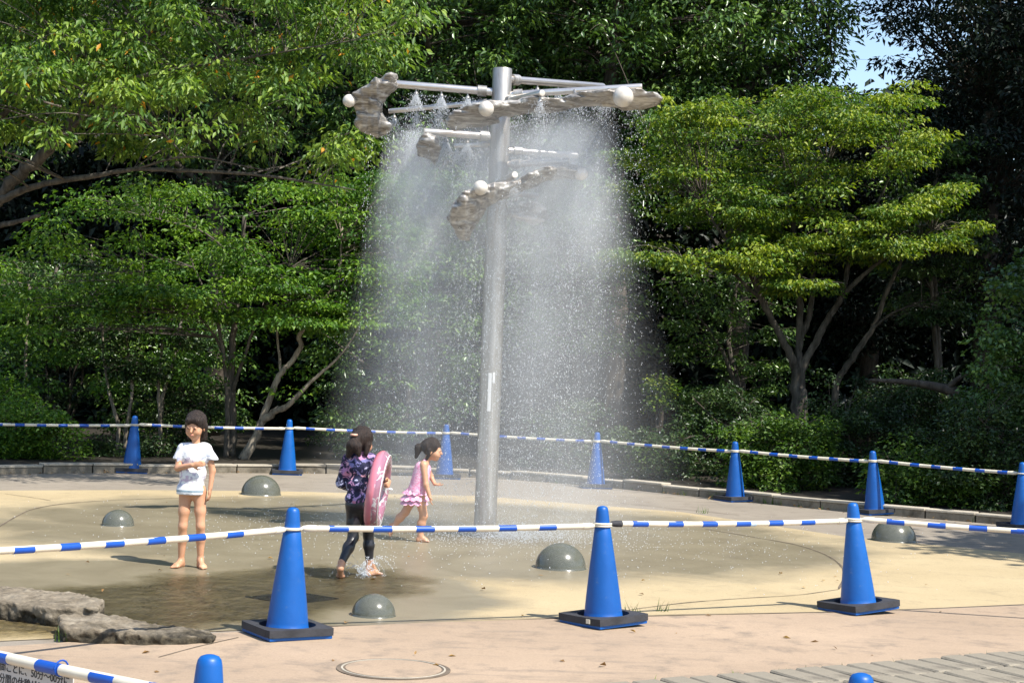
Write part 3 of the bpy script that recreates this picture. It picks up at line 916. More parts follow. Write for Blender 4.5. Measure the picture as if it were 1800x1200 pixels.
for a_, b_ in (((893, 168, -.02), (925, 181, -.40)), ((1010, 158, -.06), (1012, 176, -.38)), ((1100, 153, -.09), (1098, 168, -.38)), ((868, 330, -.05), (862, 345, -.42)), ((700, 149, -.05), (672, 160, -.08)), ((748, 232, -.14), (752, 245, -.18)), ((996, 284, -.14), (1006, 300, -.18))):
    p, q = fp(*a_), fp(*b_)
    MB().tube([p, (p + q) / 2 + Vector((0, 0, .01)), q], [.013, .012, .013], 10).build('bracket', M['steel'], ft, True)
# ------------------------------------------------------------------ trees and shrubs
def leaf_cloud(rng, C, Rr, n, L, W, droop=0.25, jit=0.45, dome=0.35, odd=0.0, bias=0.0, spread=0.21):
    C = np.repeat(np.asarray(C, float), n, 0); Rr = np.repeat(np.asarray(Rr, float), n, 0)
    N = len(C)
    cb = np.repeat(rng.normal(0, 0.14, N // n), n)
    d = rng.normal(size=(N, 3)); d /= np.linalg.norm(d, axis=1)[:, None]
    rho = rng.random(N) ** (1 / 2.3)
    p = d * rho[:, None]
    p[:, 2] -= dome * (p[:, 0] ** 2 + p[:, 1] ** 2)
    pos = C + p * Rr
    dr = np.stack([d[:, 0], d[:, 1], np.zeros(N)], 1) + rng.normal(0, 0.6, (N, 3)) * [1, 1, 0.5]
    dr[:, 2] -= droop * (0.5 + rng.random(N))
    dr /= np.linalg.norm(dr, axis=1)[:, None]
    nm = np.array([0, 0, 1.0]) + rng.normal(0, jit, (N, 3))
    sd = np.cross(dr, nm); sd /= np.maximum(np.linalg.norm(sd, axis=1), 1e-6)[:, None]
    up = np.cross(sd, dr)
    s = rng.uniform(0.5, 1.3, N)[:, None]
    l = L * s; w = W * s
    fold = rng.uniform(0.1, 0.5, N)[:, None] * w
    b = pos; tip = pos + dr * l - up * l * 0.12
    lf = pos + dr * l * 0.45 + sd * w / 2 + up * fold; rt_ = pos + dr * l * 0.45 - sd * w / 2 + up * fold
    V = np.stack([b, rt_, tip, lf], 1).reshape(-1, 3)
    i = np.arange(N) * 4
    Fq = np.stack([np.stack([i, i + 1, i + 2], 1), np.stack([i, i + 2, i + 3], 1)], 1).reshape(-1, 3)
    tint = np.clip(0.45 + bias + cb + rng.normal(0, spread, N), 0.0, 0.94)
    if odd:
        tint[rng.random(N) < odd] = 0.99
    return V, Fq, np.repeat(tint, 2)
def in_poly_px(rng, poly, n, d0, d1, mind=0.0):
    xs = [p[0] for p in poly]; ys = [p[1] for p in poly]
    out = []
    while len(out) < n:
        x = rng.uniform(min(xs), max(xs), 400); y = rng.uniform(min(ys), max(ys), 400)
        ok = poly_sdf(x, y, poly) < 0
        for a, b in zip(x[ok], y[ok]):
            out.append(tuple(D(a, b, rng.uniform(d0, d1))))
            if len(out) >= n:
                break
    return np.array(out)
def in_ell(rng, c, r, n, shell=0.45):
    d = rng.normal(size=(n, 3)); d /= np.linalg.norm(d, axis=1)[:, None]
    return np.array(c) + d * (shell + (1 - shell) * rng.random(n) ** 0.6)[:, None] * np.array(r)

def bark(name, a, b, sc=(14, 14, 3)):
    t = NT(name)
    f = t.noise(1.0, 6, 0.65, t.coord(sc), 0.4)
    t.set(base=t.ramp(f, [(0.35, a), (0.65, b)]), rough=0.85, spec=0.25)
    t.bump(f, 0.6, 0.02)
    return t.m
M['bark_grey'] = bark('bark_grey_mat', (0.045, 0.038, 0.030, 1), (0.15, 0.13, 0.105, 1))
M['bark_dark'] = bark('bark_dark_mat', (0.035, 0.028, 0.022, 1), (0.11, 0.09, 0.07, 1))
M['bark_pale'] = bark('bark_pale_mat', (0.10, 0.082, 0.062, 1), (0.34, 0.29, 0.22, 1))
M['leaf_cherry'] = leaf_mat('leaf_cherry_mat', (0.026, 0.072, 0.014, 1), (0.088, 0.170, 0.026, 1), (0.22, 0.31, 0.04, 1), (0.55, 0.25, 0.02, 1))
M['leaf_bright'] = leaf_mat('leaf_bright_mat', (0.025, 0.075, 0.014, 1), (0.075, 0.165, 0.018, 1), (0.18, 0.29, 0.025, 1))
M['leaf_maple'] = leaf_mat('leaf_maple_mat', (0.026, 0.070, 0.016, 1), (0.090, 0.170, 0.024, 1), (0.27, 0.32, 0.030, 1))
M['leaf_evergreen'] = leaf_mat('leaf_evergreen_mat', (0.024, 0.060, 0.018, 1), (0.080, 0.155, 0.036, 1), (0.19, 0.29, 0.055, 1), None, 0.33, 0.15, 0.55)
M['leaf_dark'] = leaf_mat('leaf_dark_mat', (0.007, 0.014, 0.009, 1), (0.014, 0.026, 0.016, 1), (0.028, 0.045, 0.026, 1), None, 0.5, 0.08, 0.35)  # shade over the right-hand trees is put into this dark leaf colour
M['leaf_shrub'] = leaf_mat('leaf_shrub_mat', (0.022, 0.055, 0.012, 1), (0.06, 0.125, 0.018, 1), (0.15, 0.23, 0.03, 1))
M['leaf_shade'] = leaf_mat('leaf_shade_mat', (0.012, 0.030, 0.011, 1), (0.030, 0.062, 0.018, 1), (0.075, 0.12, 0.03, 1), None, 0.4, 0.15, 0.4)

def plant(name, label, cat, group, base, stems, clouds, leaf, barkm, seed, twig=0.007, crown='crown'):
    """stems: lists of (point, radius); clouds: lists of keyword dicts for leaf_cloud"""
    rng = np.random.default_rng(seed)
    base = Vector(base)
    root = empty(name, tuple(base), 0, label, cat, group)
    nodes = []
    for si, st in enumerate(stems):
        pts = [np.array(p, float) for p, r in st]; rad = [r for p, r in st]
        sp = spline(pts, 5)
        n = len(sp)
        rr = list(np.interp(np.linspace(0, len(rad) - 1, n), range(len(rad)), rad))
        wob = [rr[i] * 0.14 * rng.normal(size=3) * (0 if i == 0 else 1) for i in range(n)]
        sp = [p + w for p, w in zip(sp, wob)]
        MB().tube([Vector(p) - base for p in sp], [r * rng.uniform(.93, 1.07) for r in rr], 9).build('trunk' if si == 0 else 'limb', barkm, root, True)
        nodes += list(zip(sp, rr))
    VS, FS, TS = [], [], []
    off = 0
    NP = np.array([p for p, r in nodes]) if nodes else None
    tw = MB()
    for cl in clouds:
        cl = dict(cl); twg = cl.pop('twigs', True)
        V, Fq, T = leaf_cloud(rng, **cl)
        VS.append(V); FS.append(Fq + off); TS.append(T); off += len(V)
        if NP is not None and twg:
            for c, rr3 in zip(cl['C'], cl['Rr']):
                w = np.linalg.norm((NP - c) * [1, 1, 1.0], axis=1) + np.where(NP[:, 2] > c[2] + 0.1, 1.0, 0)
                k = int(np.argmin(w)); a = NP[k]
                mid = (a + c) / 2 + rng.normal(0, 0.06, 3) + [0, 0, 0.08]
                ln = np.linalg.norm(c - a)
                r0 = min(nodes[k][1] * 0.7, twig * (0.6 + 0.9 * min(ln, 3)))
                tw.tube([Vector(q) - base for q in spline([a, mid, c], 3)], list(np.linspace(r0, twig * 0.4, 7)), 4, False)
                for _ in range(2):
                    e = c + rng.normal(0, 0.55, 3) * rr3
                    tw.tube([Vector(c) - base, Vector((c + e) / 2 + [0, 0, 0.02]) - base, Vector(e) - base], [twig * 0.5, twig * 0.4, twig * 0.2], 3, False)
    if tw.f:
        o = tw.build('twigs', barkm, root); o['kind'] = 'stuff'
    V = np.concatenate(VS) - np.array(base)
    o = link(crown, np_mesh(crown, V, np.concatenate(FS), leaf, False, np.concatenate(TS)), root)
    o['kind'] = 'stuff'
    return root
def px_stem(pts):
    return [(tuple(D(x, y, d)), r) for x, y, d, r in pts]
def clumps(rng, poly, n, d0, d1, r):
    C = in_poly_px(rng, poly, n, d0, d1)
    return C, np.array(r)[None, :] * rng.uniform(0.7, 1.35, (len(C), 1))
rg = np.random.default_rng(5)
GB = Vector((0, 0, 0.08))
def gnd(x, y):
    return (x, y, 0.07)

# cherry tree overhanging from the left, trunk outside the picture
cb = gnd(-7.6, 21.6)
C1, R1 = clumps(rg, [(-140, -60), (745, -60), (735, 45), (690, 110), (600, 140), (540, 130), (510, 190), (560, 240), (640, 225), (665, 270), (625, 325), (540, 320), (500, 270), (420, 250), (330, 262), (230, 270), (150, 240), (60, 245), (-140, 290)], 205, 17.6, 20.6, (0.33, 0.33, 0.16))
C1b, R1b = clumps(rg, [(-260, -420), (560, -420), (700, -60), (-260, -60)], 150, 18.0, 21.5, (0.5, 0.5, 0.32))
stems = [[(cb, 0.19), (tuple(D(-190, 600, 21.2)), 0.16), (tuple(D(-90, 450, 20.6)), 0.13), (tuple(D(-20, 365, 20.2)), 0.10)],
         px_stem([(-20, 365, 20.2, .0884), (30, 312, 20.0, .0748), (75, 272, 19.8, .0680), (125, 215, 19.6, .0578), (165, 165, 19.4, .0510), (215, 100, 19.2, .0442), (260, 60, 19.0, .0340), (330, 0, 18.8, .0204)]),
         px_stem([(-20, 365, 20.2, .0578), (20, 342, 20.0, .0442), (80, 322, 19.8, .0374), (170, 308, 19.5, .0306), (235, 297, 19.3, .0245), (330, 300, 19.0, .0204), (440, 306, 18.7, .0170), (530, 318, 18.5, .0122), (625, 334, 18.3, .0054)]),
         px_stem([(-40, 400, 20.4, .0408), (20, 392, 20.2, .0306), (70, 378, 20.0, .0204)]),
         px_stem([(-60, 260, 20.5, .0544), (0, 205, 20.2, .0408), (45, 170, 20.0, .0340), (95, 148, 19.8, .0238), (150, 110, 19.5, .0136)]),
         px_stem([(75, 272, 19.8, .0340), (170, 190, 19.0, .0238), (230, 200, 18.7, .0170), (290, 240, 18.4, .0122), (325, 275, 18.2, .0054)]),
         px_stem([(165, 165, 19.4, .0272), (260, 130, 19.0, .0204), (380, 110, 18.6, .0136), (500, 90, 18.2, .0095), (620, 70, 18.0, .0041)]),
         px_stem([(235, 297, 19.3, .0136), (330, 275, 18.9, .0109), (450, 296, 18.6, .0068), (480, 300, 18.5, .0041)])]
plant('cherry_tree', 'cherry tree reaching in from the left with yellowing leaves and a long bare bough', 'tree', 'trees around the splash pad', cb, stems,
      [dict(C=C1, Rr=R1, n=140, L=0.094, W=0.038, droop=0.75, jit=0.55, odd=0.012, bias=0.14), dict(C=C1b, Rr=R1b, n=150, L=0.10, W=0.045, droop=0.6, jit=0.5, odd=0.01, twigs=False)],
      M['leaf_cherry'], M['bark_grey'], 101, 0.008)

# layered bright green tree behind the child
b = P(408, 812); b.z = 0.07
b = Vector((b.x, 23.9, 0.07))
lay = [(60, 345), (250, 318), (420, 330), (600, 325), (680, 395), (655, 560), (560, 575), (480, 500), (400, 555), (200, 575), (60, 600), (-40, 560), (0, 440)]
C, Rr = clumps(rg, lay, 150, 22.6, 25.2, (0.40, 0.40, 0.13))
Cl, Rl = clumps(rg, [(-60, 560), (300, 540), (680, 555), (640, 640), (520, 690), (420, 640), (300, 700), (120, 680), (-60, 700)], 55, 23.2, 25.6, (0.36, 0.36, 0.12))
Cx, Rx = clumps(rg, [(180, 490), (480, 470), (640, 545), (690, 560), (560, 580), (400, 560), (200, 560)], 40, 22.4, 23.6, (0.45, 0.4, 0.07))
plant('hornbeam_tree', 'slender bright green tree with tiered leaf sprays behind the child', 'tree', 'trees around the splash pad', b,
      [[(tuple(b), .062)] + px_stem([(408, 740, 23.9, .058), (406, 650, 23.9, .052), (414, 560, 23.9, .046), (424, 470, 23.9, .04), (430, 380, 23.9, .03)]),
       px_stem([(398, 810, 23.7, .04), (400, 720, 23.7, .036), (396, 650, 23.7, .03), (380, 560, 23.6, .022), (340, 470, 23.5, .014)]),
       px_stem([(408, 690, 23.9, .03), (425, 640, 23.7, .024), (455, 560, 23.5, .018), (510, 470, 23.3, .010)]),
       px_stem([(406, 650, 23.9, .026), (370, 580, 23.6, .018), (310, 520, 23.3, .012), (250, 480, 23.1, .006)]),
       px_stem([(424, 470, 23.9, .022), (360, 410, 23.7, .014), (260, 380, 23.5, .008)])],
      [dict(C=C, Rr=Rr, n=115, L=0.080, W=0.038, droop=0.4, jit=0.55, bias=0.12), dict(C=Cl, Rr=Rl, n=80, L=0.075, W=0.038, droop=0.35, jit=0.5, bias=0.0, twigs=False), dict(C=Cx, Rr=Rx, n=170, L=0.08, W=0.04, droop=0.35, jit=0.35, bias=0.05)], M['leaf_bright'], M['bark_grey'], 102, 0.006)

# pale leaning trunk between the girl and the child
b = Vector((P(440, 812).x, 23.4, 0.07))
C, Rr = clumps(rg, [(540, 300), (720, 310), (740, 520), (640, 560), (560, 440)], 75, 23.0, 24.6, (0.38, 0.38, 0.14))
Cx, Rx = clumps(rg, [(570, 540), (690, 545), (690, 572), (560, 575)], 10, 22.9, 23.5, (0.32, 0.3, 0.06))
plant('leaning_tree', 'pale crooked tree leaning right behind the girl', 'tree', 'trees around the splash pad', b,
      [[(tuple(b), .075)] + px_stem([(450, 765, 23.4, .0612), (460, 740, 23.4, .0540), (478, 690, 23.4, .0432), (494, 655, 23.4, .0403), (508, 640, 23.4, .0374), (529, 610, 23.4, .0360), (527, 587, 23.4, .0324), (552, 552, 23.4, .0288), (572, 524, 23.4, .0238), (595, 485, 23.4, .0216), (600, 423, 23.4, .0130)]),
       px_stem([(460, 740, 23.4, .0540), (485, 722, 23.3, .0468), (505, 713, 23.2, .0396), (545, 672, 23.1, .0252), (600, 622, 23.0, .0144), (640, 560, 22.9, .0072)]),
       px_stem([(494, 655, 23.4, .0216), (488, 600, 23.5, .0158), (486, 550, 23.5, .0130), (490, 500, 23.5, .0072)])],
      [dict(C=C, Rr=Rr, n=150, L=0.08, W=0.04, droop=0.35, jit=0.45), dict(C=Cx, Rr=Rx, n=150, L=0.08, W=0.04, droop=0.35, jit=0.35, bias=0.15)], M['leaf_bright'], M['bark_pale'], 103, 0.006)

# thin saplings in the shade at the left
for i, (st, lab, cp) in enumerate([
        ([(208, 745), (192, 690), (182, 620), (178, 560), (165, 500), (160, 430)], 'thin pale sapling behind the leftmost back cone', [(120, 540, 60, 30), (170, 470, 70, 40), (230, 640, 50, 25)]),
        ([(222, 760), (232, 690), (228, 640), (222, 590)], 'thin forked sapling just right of the leftmost back cone', [(215, 600, 60, 25), (250, 650, 40, 20)]),
        ([(282, 745), (279, 690), (282, 640), (287, 585)], 'short pale stub stem behind the child on the left', [(300, 570, 70, 25)]),
        ([(286, 700), (298, 660), (308, 625), (318, 600)], 'slanting thin stem left of the child, crossing a stub', [(330, 600, 50, 20)]),
        ([(46, 760), (45, 650), (48, 560), (52, 500)], 'thin dark sapling near the left edge above the green shrub', [(50, 530, 110, 40), (20, 480, 80, 40)])]):
    dd = 24.6 + 0.25 * i
    p0 = D(*st[0], dd); b = Vector((p0.x, dd, 0.07))
    stem = [(tuple(b), .03)] + px_stem([(x, y, dd, .028 - .0035 * k) for k, (x, y) in enumerate(st)])
    C = np.concatenate([in_ell(rg, D(x, y, dd - 0.1), (rx * dd / F_PX, 0.4, ry * dd / F_PX), 7, 0.2) for x, y, rx, ry in cp])
    plant('sapling', lab, 'sapling', 'saplings in the shade', b, [stem], [dict(C=C, Rr=np.full((len(C), 3), (0.25, 0.25, 0.08)), n=60, L=0.085, W=0.042, droop=0.4, jit=0.4)], M['leaf_shade'], M['bark_pale'], 110 + i, 0.004)

# tiered maple on the right with a V of stems
b = Vector((P(1405, 830).x * 25.4 / P(1405, 830).y, 25.4, 0.07))
main = [(1075, 250), (1190, 182), (1300, 178), (1420, 148), (1520, 172), (1610, 165), (1600, 205), (1560, 240), (1555, 300), (1480, 320), (1440, 350), (1330, 400), (1200, 395), (1110, 330), (1085, 300)]
C, Rr = clumps(rg, main, 150, 24.0, 26.8, (0.46, 0.46, 0.085))
rows = [((1095, 455), (1370, 450), 26, .10), ((1290, 378), (1455, 380), 16, .08), ((1480, 410), (1690, 330), 40, .10), ((1500, 445), (1740, 400), 26, .10), ((1300, 425), (1560, 430), 24, .10),
        ((1360, 500), (1460, 505), 12, .07), ((1440, 205), (1560, 215), 14, .07), ((1540, 170), (1610, 160), 8, .07), ((1170, 200), (1300, 190), 14, .06), ((1330, 470), (1440, 450), 10, .08), ((1560, 290), (1640, 240), 12, .08)]
Cr = []
for (xa, ya), (xb, yb), n, z in rows:
    for k in range(n):
        u = rg.random()
        Cr.append(tuple(D(xa + (xb - xa) * u + rg.normal(0, 6), ya + (yb - ya) * u + rg.normal(0, 10), rg.uniform(23.9, 25.4))))
Cr = np.array(Cr); Rr2 = np.array([0.34, 0.34, 0.075])[None] * rg.uniform(.7, 1.3, (len(Cr), 1))
plant('maple_tree', 'tiered yellow green maple on the right with a V of grey stems', 'tree', 'trees around the splash pad', b,
      [[(tuple(b), .14)] + px_stem([(1404, 740, 25.4, .13), (1402, 690, 25.4, .12), (1403, 645, 25.4, .10)]),
       px_stem([(1402, 660, 25.4, .07), (1385, 615, 25.3, .058), (1362, 570, 25.2, .05), (1340, 528, 25.1, .055), (1322, 485, 25.0, .045), (1290, 440, 24.9, .03), (1240, 370, 24.8, .015)]),
       px_stem([(1403, 655, 25.4, .065), (1406, 590, 25.5, .056), (1405, 520, 25.5, .05), (1398, 430, 25.5, .045), (1385, 330, 25.4, .03), (1372, 250, 25.3, .015)]),
       px_stem([(1406, 655, 25.4, .065), (1428, 610, 25.4, .056), (1455, 562, 25.4, .05), (1480, 520, 25.3, .042), (1495, 460, 25.2, .036), (1530, 385, 25.1, .025), (1570, 300, 25.0, .012)]),
       px_stem([(1480, 520, 25.3, .04), (1510, 490, 25.1, .034), (1560, 450, 24.9, .026), (1640, 405, 24.7, .012)]),
       px_stem([(1406, 600, 25.5, .05), (1426, 540, 25.6, .045), (1428, 480, 25.7, .04), (1440, 380, 25.7, .025), (1455, 290, 25.6, .012)]),
       px_stem([(1340, 528, 25.1, .03), (1275, 470, 24.8, .02), (1200, 455, 24.5, .010)]),
       px_stem([(1495, 460, 25.2, .025), (1470, 420, 25.0, .018), (1400, 330, 24.8, .010)])],
      [dict(C=C, Rr=Rr, n=130, L=0.075, W=0.036, droop=0.45, jit=0.5, bias=0.10), dict(C=Cr, Rr=Rr2, n=150, L=0.075, W=0.036, droop=0.5, jit=0.4, bias=0.22)], M['leaf_maple'], M['bark_grey'], 104, 0.006)
# second slender stem right of the maple
b = Vector((D(1470, 700, 26.3).x, 26.3, 0.07))
C, Rr = clumps(rg, [(1560, 380), (1720, 400), (1740, 470), (1600, 480)], 22, 25.6, 26.6, (0.36, 0.36, 0.07))
Ca, Ra = clumps(rg, [(1590, 540), (1710, 525), (1715, 550), (1600, 565)], 9, 25.7, 26.1, (0.30, 0.30, 0.06))
C = np.concatenate([C, Ca]); Rr = np.concatenate([Rr, Ra])
plant('slanting_tree', 'slender grey tree slanting right beside the maple', 'tree', 'trees around the splash pad', b,
      [[(tuple(b), .06)] + px_stem([(1468, 690, 26.3, .055), (1488, 645, 26.3, .05), (1512, 610, 26.2, .046), (1540, 565, 26.2, .04), (1560, 510, 26.1, .034), (1585, 460, 26.1, .026), (1600, 420, 26.0, .014)]),
       px_stem([(1530, 580, 26.2, .025), (1570, 550, 26.1, .02), (1620, 530, 26.0, .010)])],
      [dict(C=C, Rr=Rr, n=120, L=0.08, W=0.04, droop=0.5, jit=0.4)], M['leaf_shade'], M['bark_grey'], 105, 0.006)

# tall evergreens behind
EVER = [(-9.0, 28.0, 2.5, 4.6, 8.2, 'leftmost, half hidden by the cherry'), (-5.2, 29.5, 2.6, 4.8, 8.6, 'behind the layered bright tree'), (-1.5, 29.0, 2.4, 4.6, 8.2, 'above the cast metal shapes, left of the post'),
        (1.6, 28.5, 2.2, 4.2, 8.1, 'directly right of the post top'), (3.8, 29.5, 1.9, 4.0, 8.2, 'beside the patch of blue sky'), (0.2, 32.0, 2.4, 4.0, 8.0, 'deepest, behind the post')]
for i, (x, y, r, rz, zc, lab) in enumerate(EVER):
    rng = np.random.default_rng(300 + i)
    C = in_ell(rng, (x, y, zc), (r, r, rz), 330, 0.25)
    C = C[C[:, 2] > 3.0]
    Rr = np.array([0.42, 0.42, 0.26])[None] * rng.uniform(.7, 1.3, (len(C), 1))
    b = gnd(x, y)
    stems = [[(b, .22), ((x + .1, y, 2.5), .19), ((x - .1, y + .1, 5.0), .15), ((x, y, 8.5), .08), ((x, y, zc + rz * .8), .03)]]
    for k in range(6):
        a = rng.uniform(0, 6.28); z = rng.uniform(3.4, 7)
        stems.append([((x, y, z), .06), ((x + .45 * r * math.cos(a), y + .45 * r * math.sin(a), z + .7), .045), ((x + .85 * r * math.cos(a), y + .85 * r * math.sin(a), z + 1.1), .015)])
    plant('evergreen_tree', 'tall glossy dark green evergreen, ' + lab, 'tree', 'tall evergreens behind the pad', b, stems,
          [dict(C=C, Rr=Rr, n=95, L=0.125, W=0.05, droop=0.55, jit=0.55)], M['leaf_evergreen'], M['bark_dark'], 310 + i, 0.010)
DARK = [(7.75, 28.0, 2.05, 5.2, 7.6, 'dark tree filling the upper right, right of the blue sky'), (10.8, 24.5, 2.4, 5.2, 7.0, 'darkest tree at the right edge behind the maple'), (6.9, 33.0, 2.2, 2.6, 4.4, 'low dark tree below the patch of sky')]
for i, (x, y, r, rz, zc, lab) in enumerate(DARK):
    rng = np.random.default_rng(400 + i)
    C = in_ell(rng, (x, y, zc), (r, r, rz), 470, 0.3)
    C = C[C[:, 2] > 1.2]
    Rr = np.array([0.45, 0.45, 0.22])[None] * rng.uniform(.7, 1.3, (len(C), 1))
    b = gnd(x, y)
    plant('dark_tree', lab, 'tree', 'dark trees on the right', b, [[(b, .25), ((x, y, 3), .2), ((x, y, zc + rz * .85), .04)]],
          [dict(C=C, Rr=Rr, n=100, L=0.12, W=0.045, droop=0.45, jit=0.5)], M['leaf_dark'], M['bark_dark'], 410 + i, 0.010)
# trees standing outside the picture on the right whose shade falls into it
for i, (x, y, r, rz, zc, lab) in enumerate([(14.2, 19.5, 3.6, 4.6, 9.0, 'broad tree outside the right edge shading the dark trees'), (10.1, 13.0, 2.3, 1.6, 6.2, 'tree outside the right edge casting dappled shade on the pad'), (10.4, 18.2, 2.5, 3.4, 7.4, 'tree outside the right edge shading the hedge shrubs')]):
    rng = np.random.default_rng(450 + i)
    C = in_ell(rng, (x, y, zc), (r, r, rz), 230, 0.2)
    b = gnd(x, y)
    plant('shade_tree', lab, 'tree', 'trees outside the picture on the right', b, [[(b, .28), ((x, y, 3), .22), ((x, y, zc + rz * .85), .04)]],
          [dict(C=C, Rr=np.full((len(C), 3), (0.7, 0.7, 0.35)), n=60, L=0.22, W=0.12, droop=0.4, jit=0.4)], M['leaf_dark'], M['bark_dark'], 460 + i, 0.012)

# thinner understorey trees seen through the spray
UNDER = [((640, 300), (850, 560), 26.6, 115, 'shaded slender tree seen through the spray left of the post'), ((890, 300), (1110, 620), 26.8, 115, 'shaded slender tree seen through the spray right of the post'),
         ((-20, 470), (180, 640), 26.5, 100, 'shaded slender tree at the left edge above the shrub'), ((1560, 240), (1720, 560), 27.0, 50, 'shaded slender tree behind the slanting tree'),
         ((180, 560), (420, 760), 26.9, 70, 'dim low tree deep behind the child'), ((560, 560), (840, 760), 26.4, 80, 'dim low tree behind the toddler'), ((1180, 480), (1380, 720), 27.6, 60, 'dim tree deep behind the maple stems, spray side')]
for i, ((xa, ya), (xb, yb), dd, n, lab) in enumerate(UNDER):
    C = in_poly_px(rg, [(xa, ya), (xb, ya), (xb, yb), (xa, yb)], n, dd - 0.8, dd + 0.9)
    Rr = np.array([0.4, 0.4, 0.12])[None] * rg.uniform(.7, 1.3, (n, 1))
    cx = (xa + xb) / 2; p = D(cx, yb, dd); b = gnd(p.x, dd)
    plant('understorey_tree', lab, 'tree', 'shaded trees under the canopy', b, [[(b, .07), ((p.x + .15, dd, 1.2), .06), (tuple(D(cx, (ya + yb) / 2, dd)), .045), (tuple(D(cx + 20, ya, dd)), .02)],
          [((p.x + .15, dd, 1.2), .04), (tuple(D(xa * .6 + xb * .4, (ya + yb) / 2, dd - .3)), .03), (tuple(D(xa, ya + 20, dd - .4)), .012)]],
          [dict(C=C, Rr=Rr, n=110, L=0.085, W=0.042, droop=0.4, jit=0.5)], M['leaf_evergreen'], M['bark_grey'], 500 + i, 0.006)

# shrubs along the kerb
SHRUBS = [((40, 775), 21.9, 0.62, 0.45, 'leaf_bright', 'bright green shrub at the left edge behind the kerb', 90), ((-30, 760), 22.6, 0.7, 0.6, 'leaf_bright', 'taller green shrub cut by the left edge', 60),  # sunlit look of the left bush is put into its brighter leaf colour
          ((165, 808), 22.9, 0.22, 0.14, 'leaf_shade', 'small sprout left of the leftmost back cone', 8), ((275, 790), 23.2, 0.25, 0.16, 'leaf_shade', 'small sprout between the first two back cones', 8),
          ((1160, 800), 22.6, 0.65, 0.45, 'leaf_shade', 'dim shrub behind the pale cone in the spray', 45), ((1375, 800), 21.6, 0.8, 0.55, 'leaf_shrub', 'rounded shrub behind the cone right of the spray', 110),
          ((1510, 770), 22.6, 0.85, 0.75, 'leaf_shade', 'upright glossy shrub between the two right back cones', 100), ((1640, 840), 19.9, 0.75, 0.42, 'leaf_shrub', 'low shrub behind the bar right of the leaning cone', 90),
          ((1760, 800), 19.7, 0.85, 0.75, 'leaf_shade', 'broad dark shrub at the right edge behind the kerb', 110), ((1600, 730), 23.6, 0.8, 0.7, 'leaf_shade', 'shrub under the dark slanting trunk', 80),
          ((1270, 760), 23.8, 0.7, 0.8, 'leaf_shade', 'dim shrub at the foot of the maple, spray side', 60), ((1158, 695), 24.6, 0.2, 0.32, 'leaf_maple', 'small sunlit yellow green bush beyond the spray', 12),
          ((1000, 790), 24.2, 0.7, 0.6, 'leaf_shade', 'dim shrub straight behind the spray', 40), ((640, 780), 24.4, 0.6, 0.5, 'leaf_shade', 'dim shrub behind the girl', 25),
          ((330, 760), 25.5, 0.8, 0.6, 'leaf_shade', 'dim shrub deep in the shade behind the child', 30), ((120, 640), 26.0, 1.0, 0.9, 'leaf_shade', 'dim tall shrub deep in the shade at the left', 45)]
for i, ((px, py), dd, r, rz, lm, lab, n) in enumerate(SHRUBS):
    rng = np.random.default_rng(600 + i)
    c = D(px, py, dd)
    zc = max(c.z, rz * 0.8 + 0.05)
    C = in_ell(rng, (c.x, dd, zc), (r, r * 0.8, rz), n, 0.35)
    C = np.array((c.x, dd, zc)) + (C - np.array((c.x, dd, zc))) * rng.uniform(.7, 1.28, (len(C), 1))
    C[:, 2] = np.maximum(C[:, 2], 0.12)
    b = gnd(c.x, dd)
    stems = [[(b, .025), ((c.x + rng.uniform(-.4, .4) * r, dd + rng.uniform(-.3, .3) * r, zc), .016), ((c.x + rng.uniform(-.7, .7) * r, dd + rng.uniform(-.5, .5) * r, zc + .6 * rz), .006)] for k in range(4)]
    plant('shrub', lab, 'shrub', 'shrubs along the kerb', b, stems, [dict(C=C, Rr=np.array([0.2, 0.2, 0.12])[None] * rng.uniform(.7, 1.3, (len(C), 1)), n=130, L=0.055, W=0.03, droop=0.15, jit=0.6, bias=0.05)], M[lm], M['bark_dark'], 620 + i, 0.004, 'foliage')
# leafy dark tree cut by the right edge
b = gnd(D(1860, 760, 21.0).x, 21.0)
C, Rr = clumps(rg, [(1745, 520), (1800, 440), (1900, 420), (1960, 560), (1920, 740), (1740, 740), (1700, 690), (1730, 600)], 120, 20.4, 22.0, (0.28, 0.28, 0.16))
plant('edge_tree', 'round leaved dark green tree cut by the right edge', 'tree', None, b, [[(b, .10), (tuple(D(1850, 650, 21.2)), .08), (tuple(D(1840, 480, 21.2)), .03)]],
      [dict(C=C, Rr=Rr, n=120, L=0.075, W=0.05, droop=0.3, jit=0.55)], M['leaf_evergreen'], M['bark_dark'], 106, 0.006)
# dark slanting dead trunk on the right
b = gnd(D(1760, 745, 22.0).x, 22.0)
tr_ = empty('dead_trunk', b, 0, 'black slanting dead trunk among the shrubs on the right', 'trunk')
pts = [D(1765, 790, 22.0), D(1745, 722, 22.0), D(1705, 700, 22.0), D(1660, 683, 22.1), D(1600, 672, 22.2), D(1530, 668, 22.4)]
pts[0].z = 0.07
MB().tube([Vector(p) - Vector(b) for p in spline(pts, 4)], list(np.linspace(.13, .02, 21)), 10).build('trunk', M['bark_dark'], tr_, True)
MB().tube([Vector(p) - Vector(b) for p in spline([D(1665, 684, 22.1), D(1685, 665, 22.0), D(1705, 655, 22.0)], 4)], list(np.linspace(.05, .015, 9)), 8).build('limb', M['bark_dark'], tr_, True)

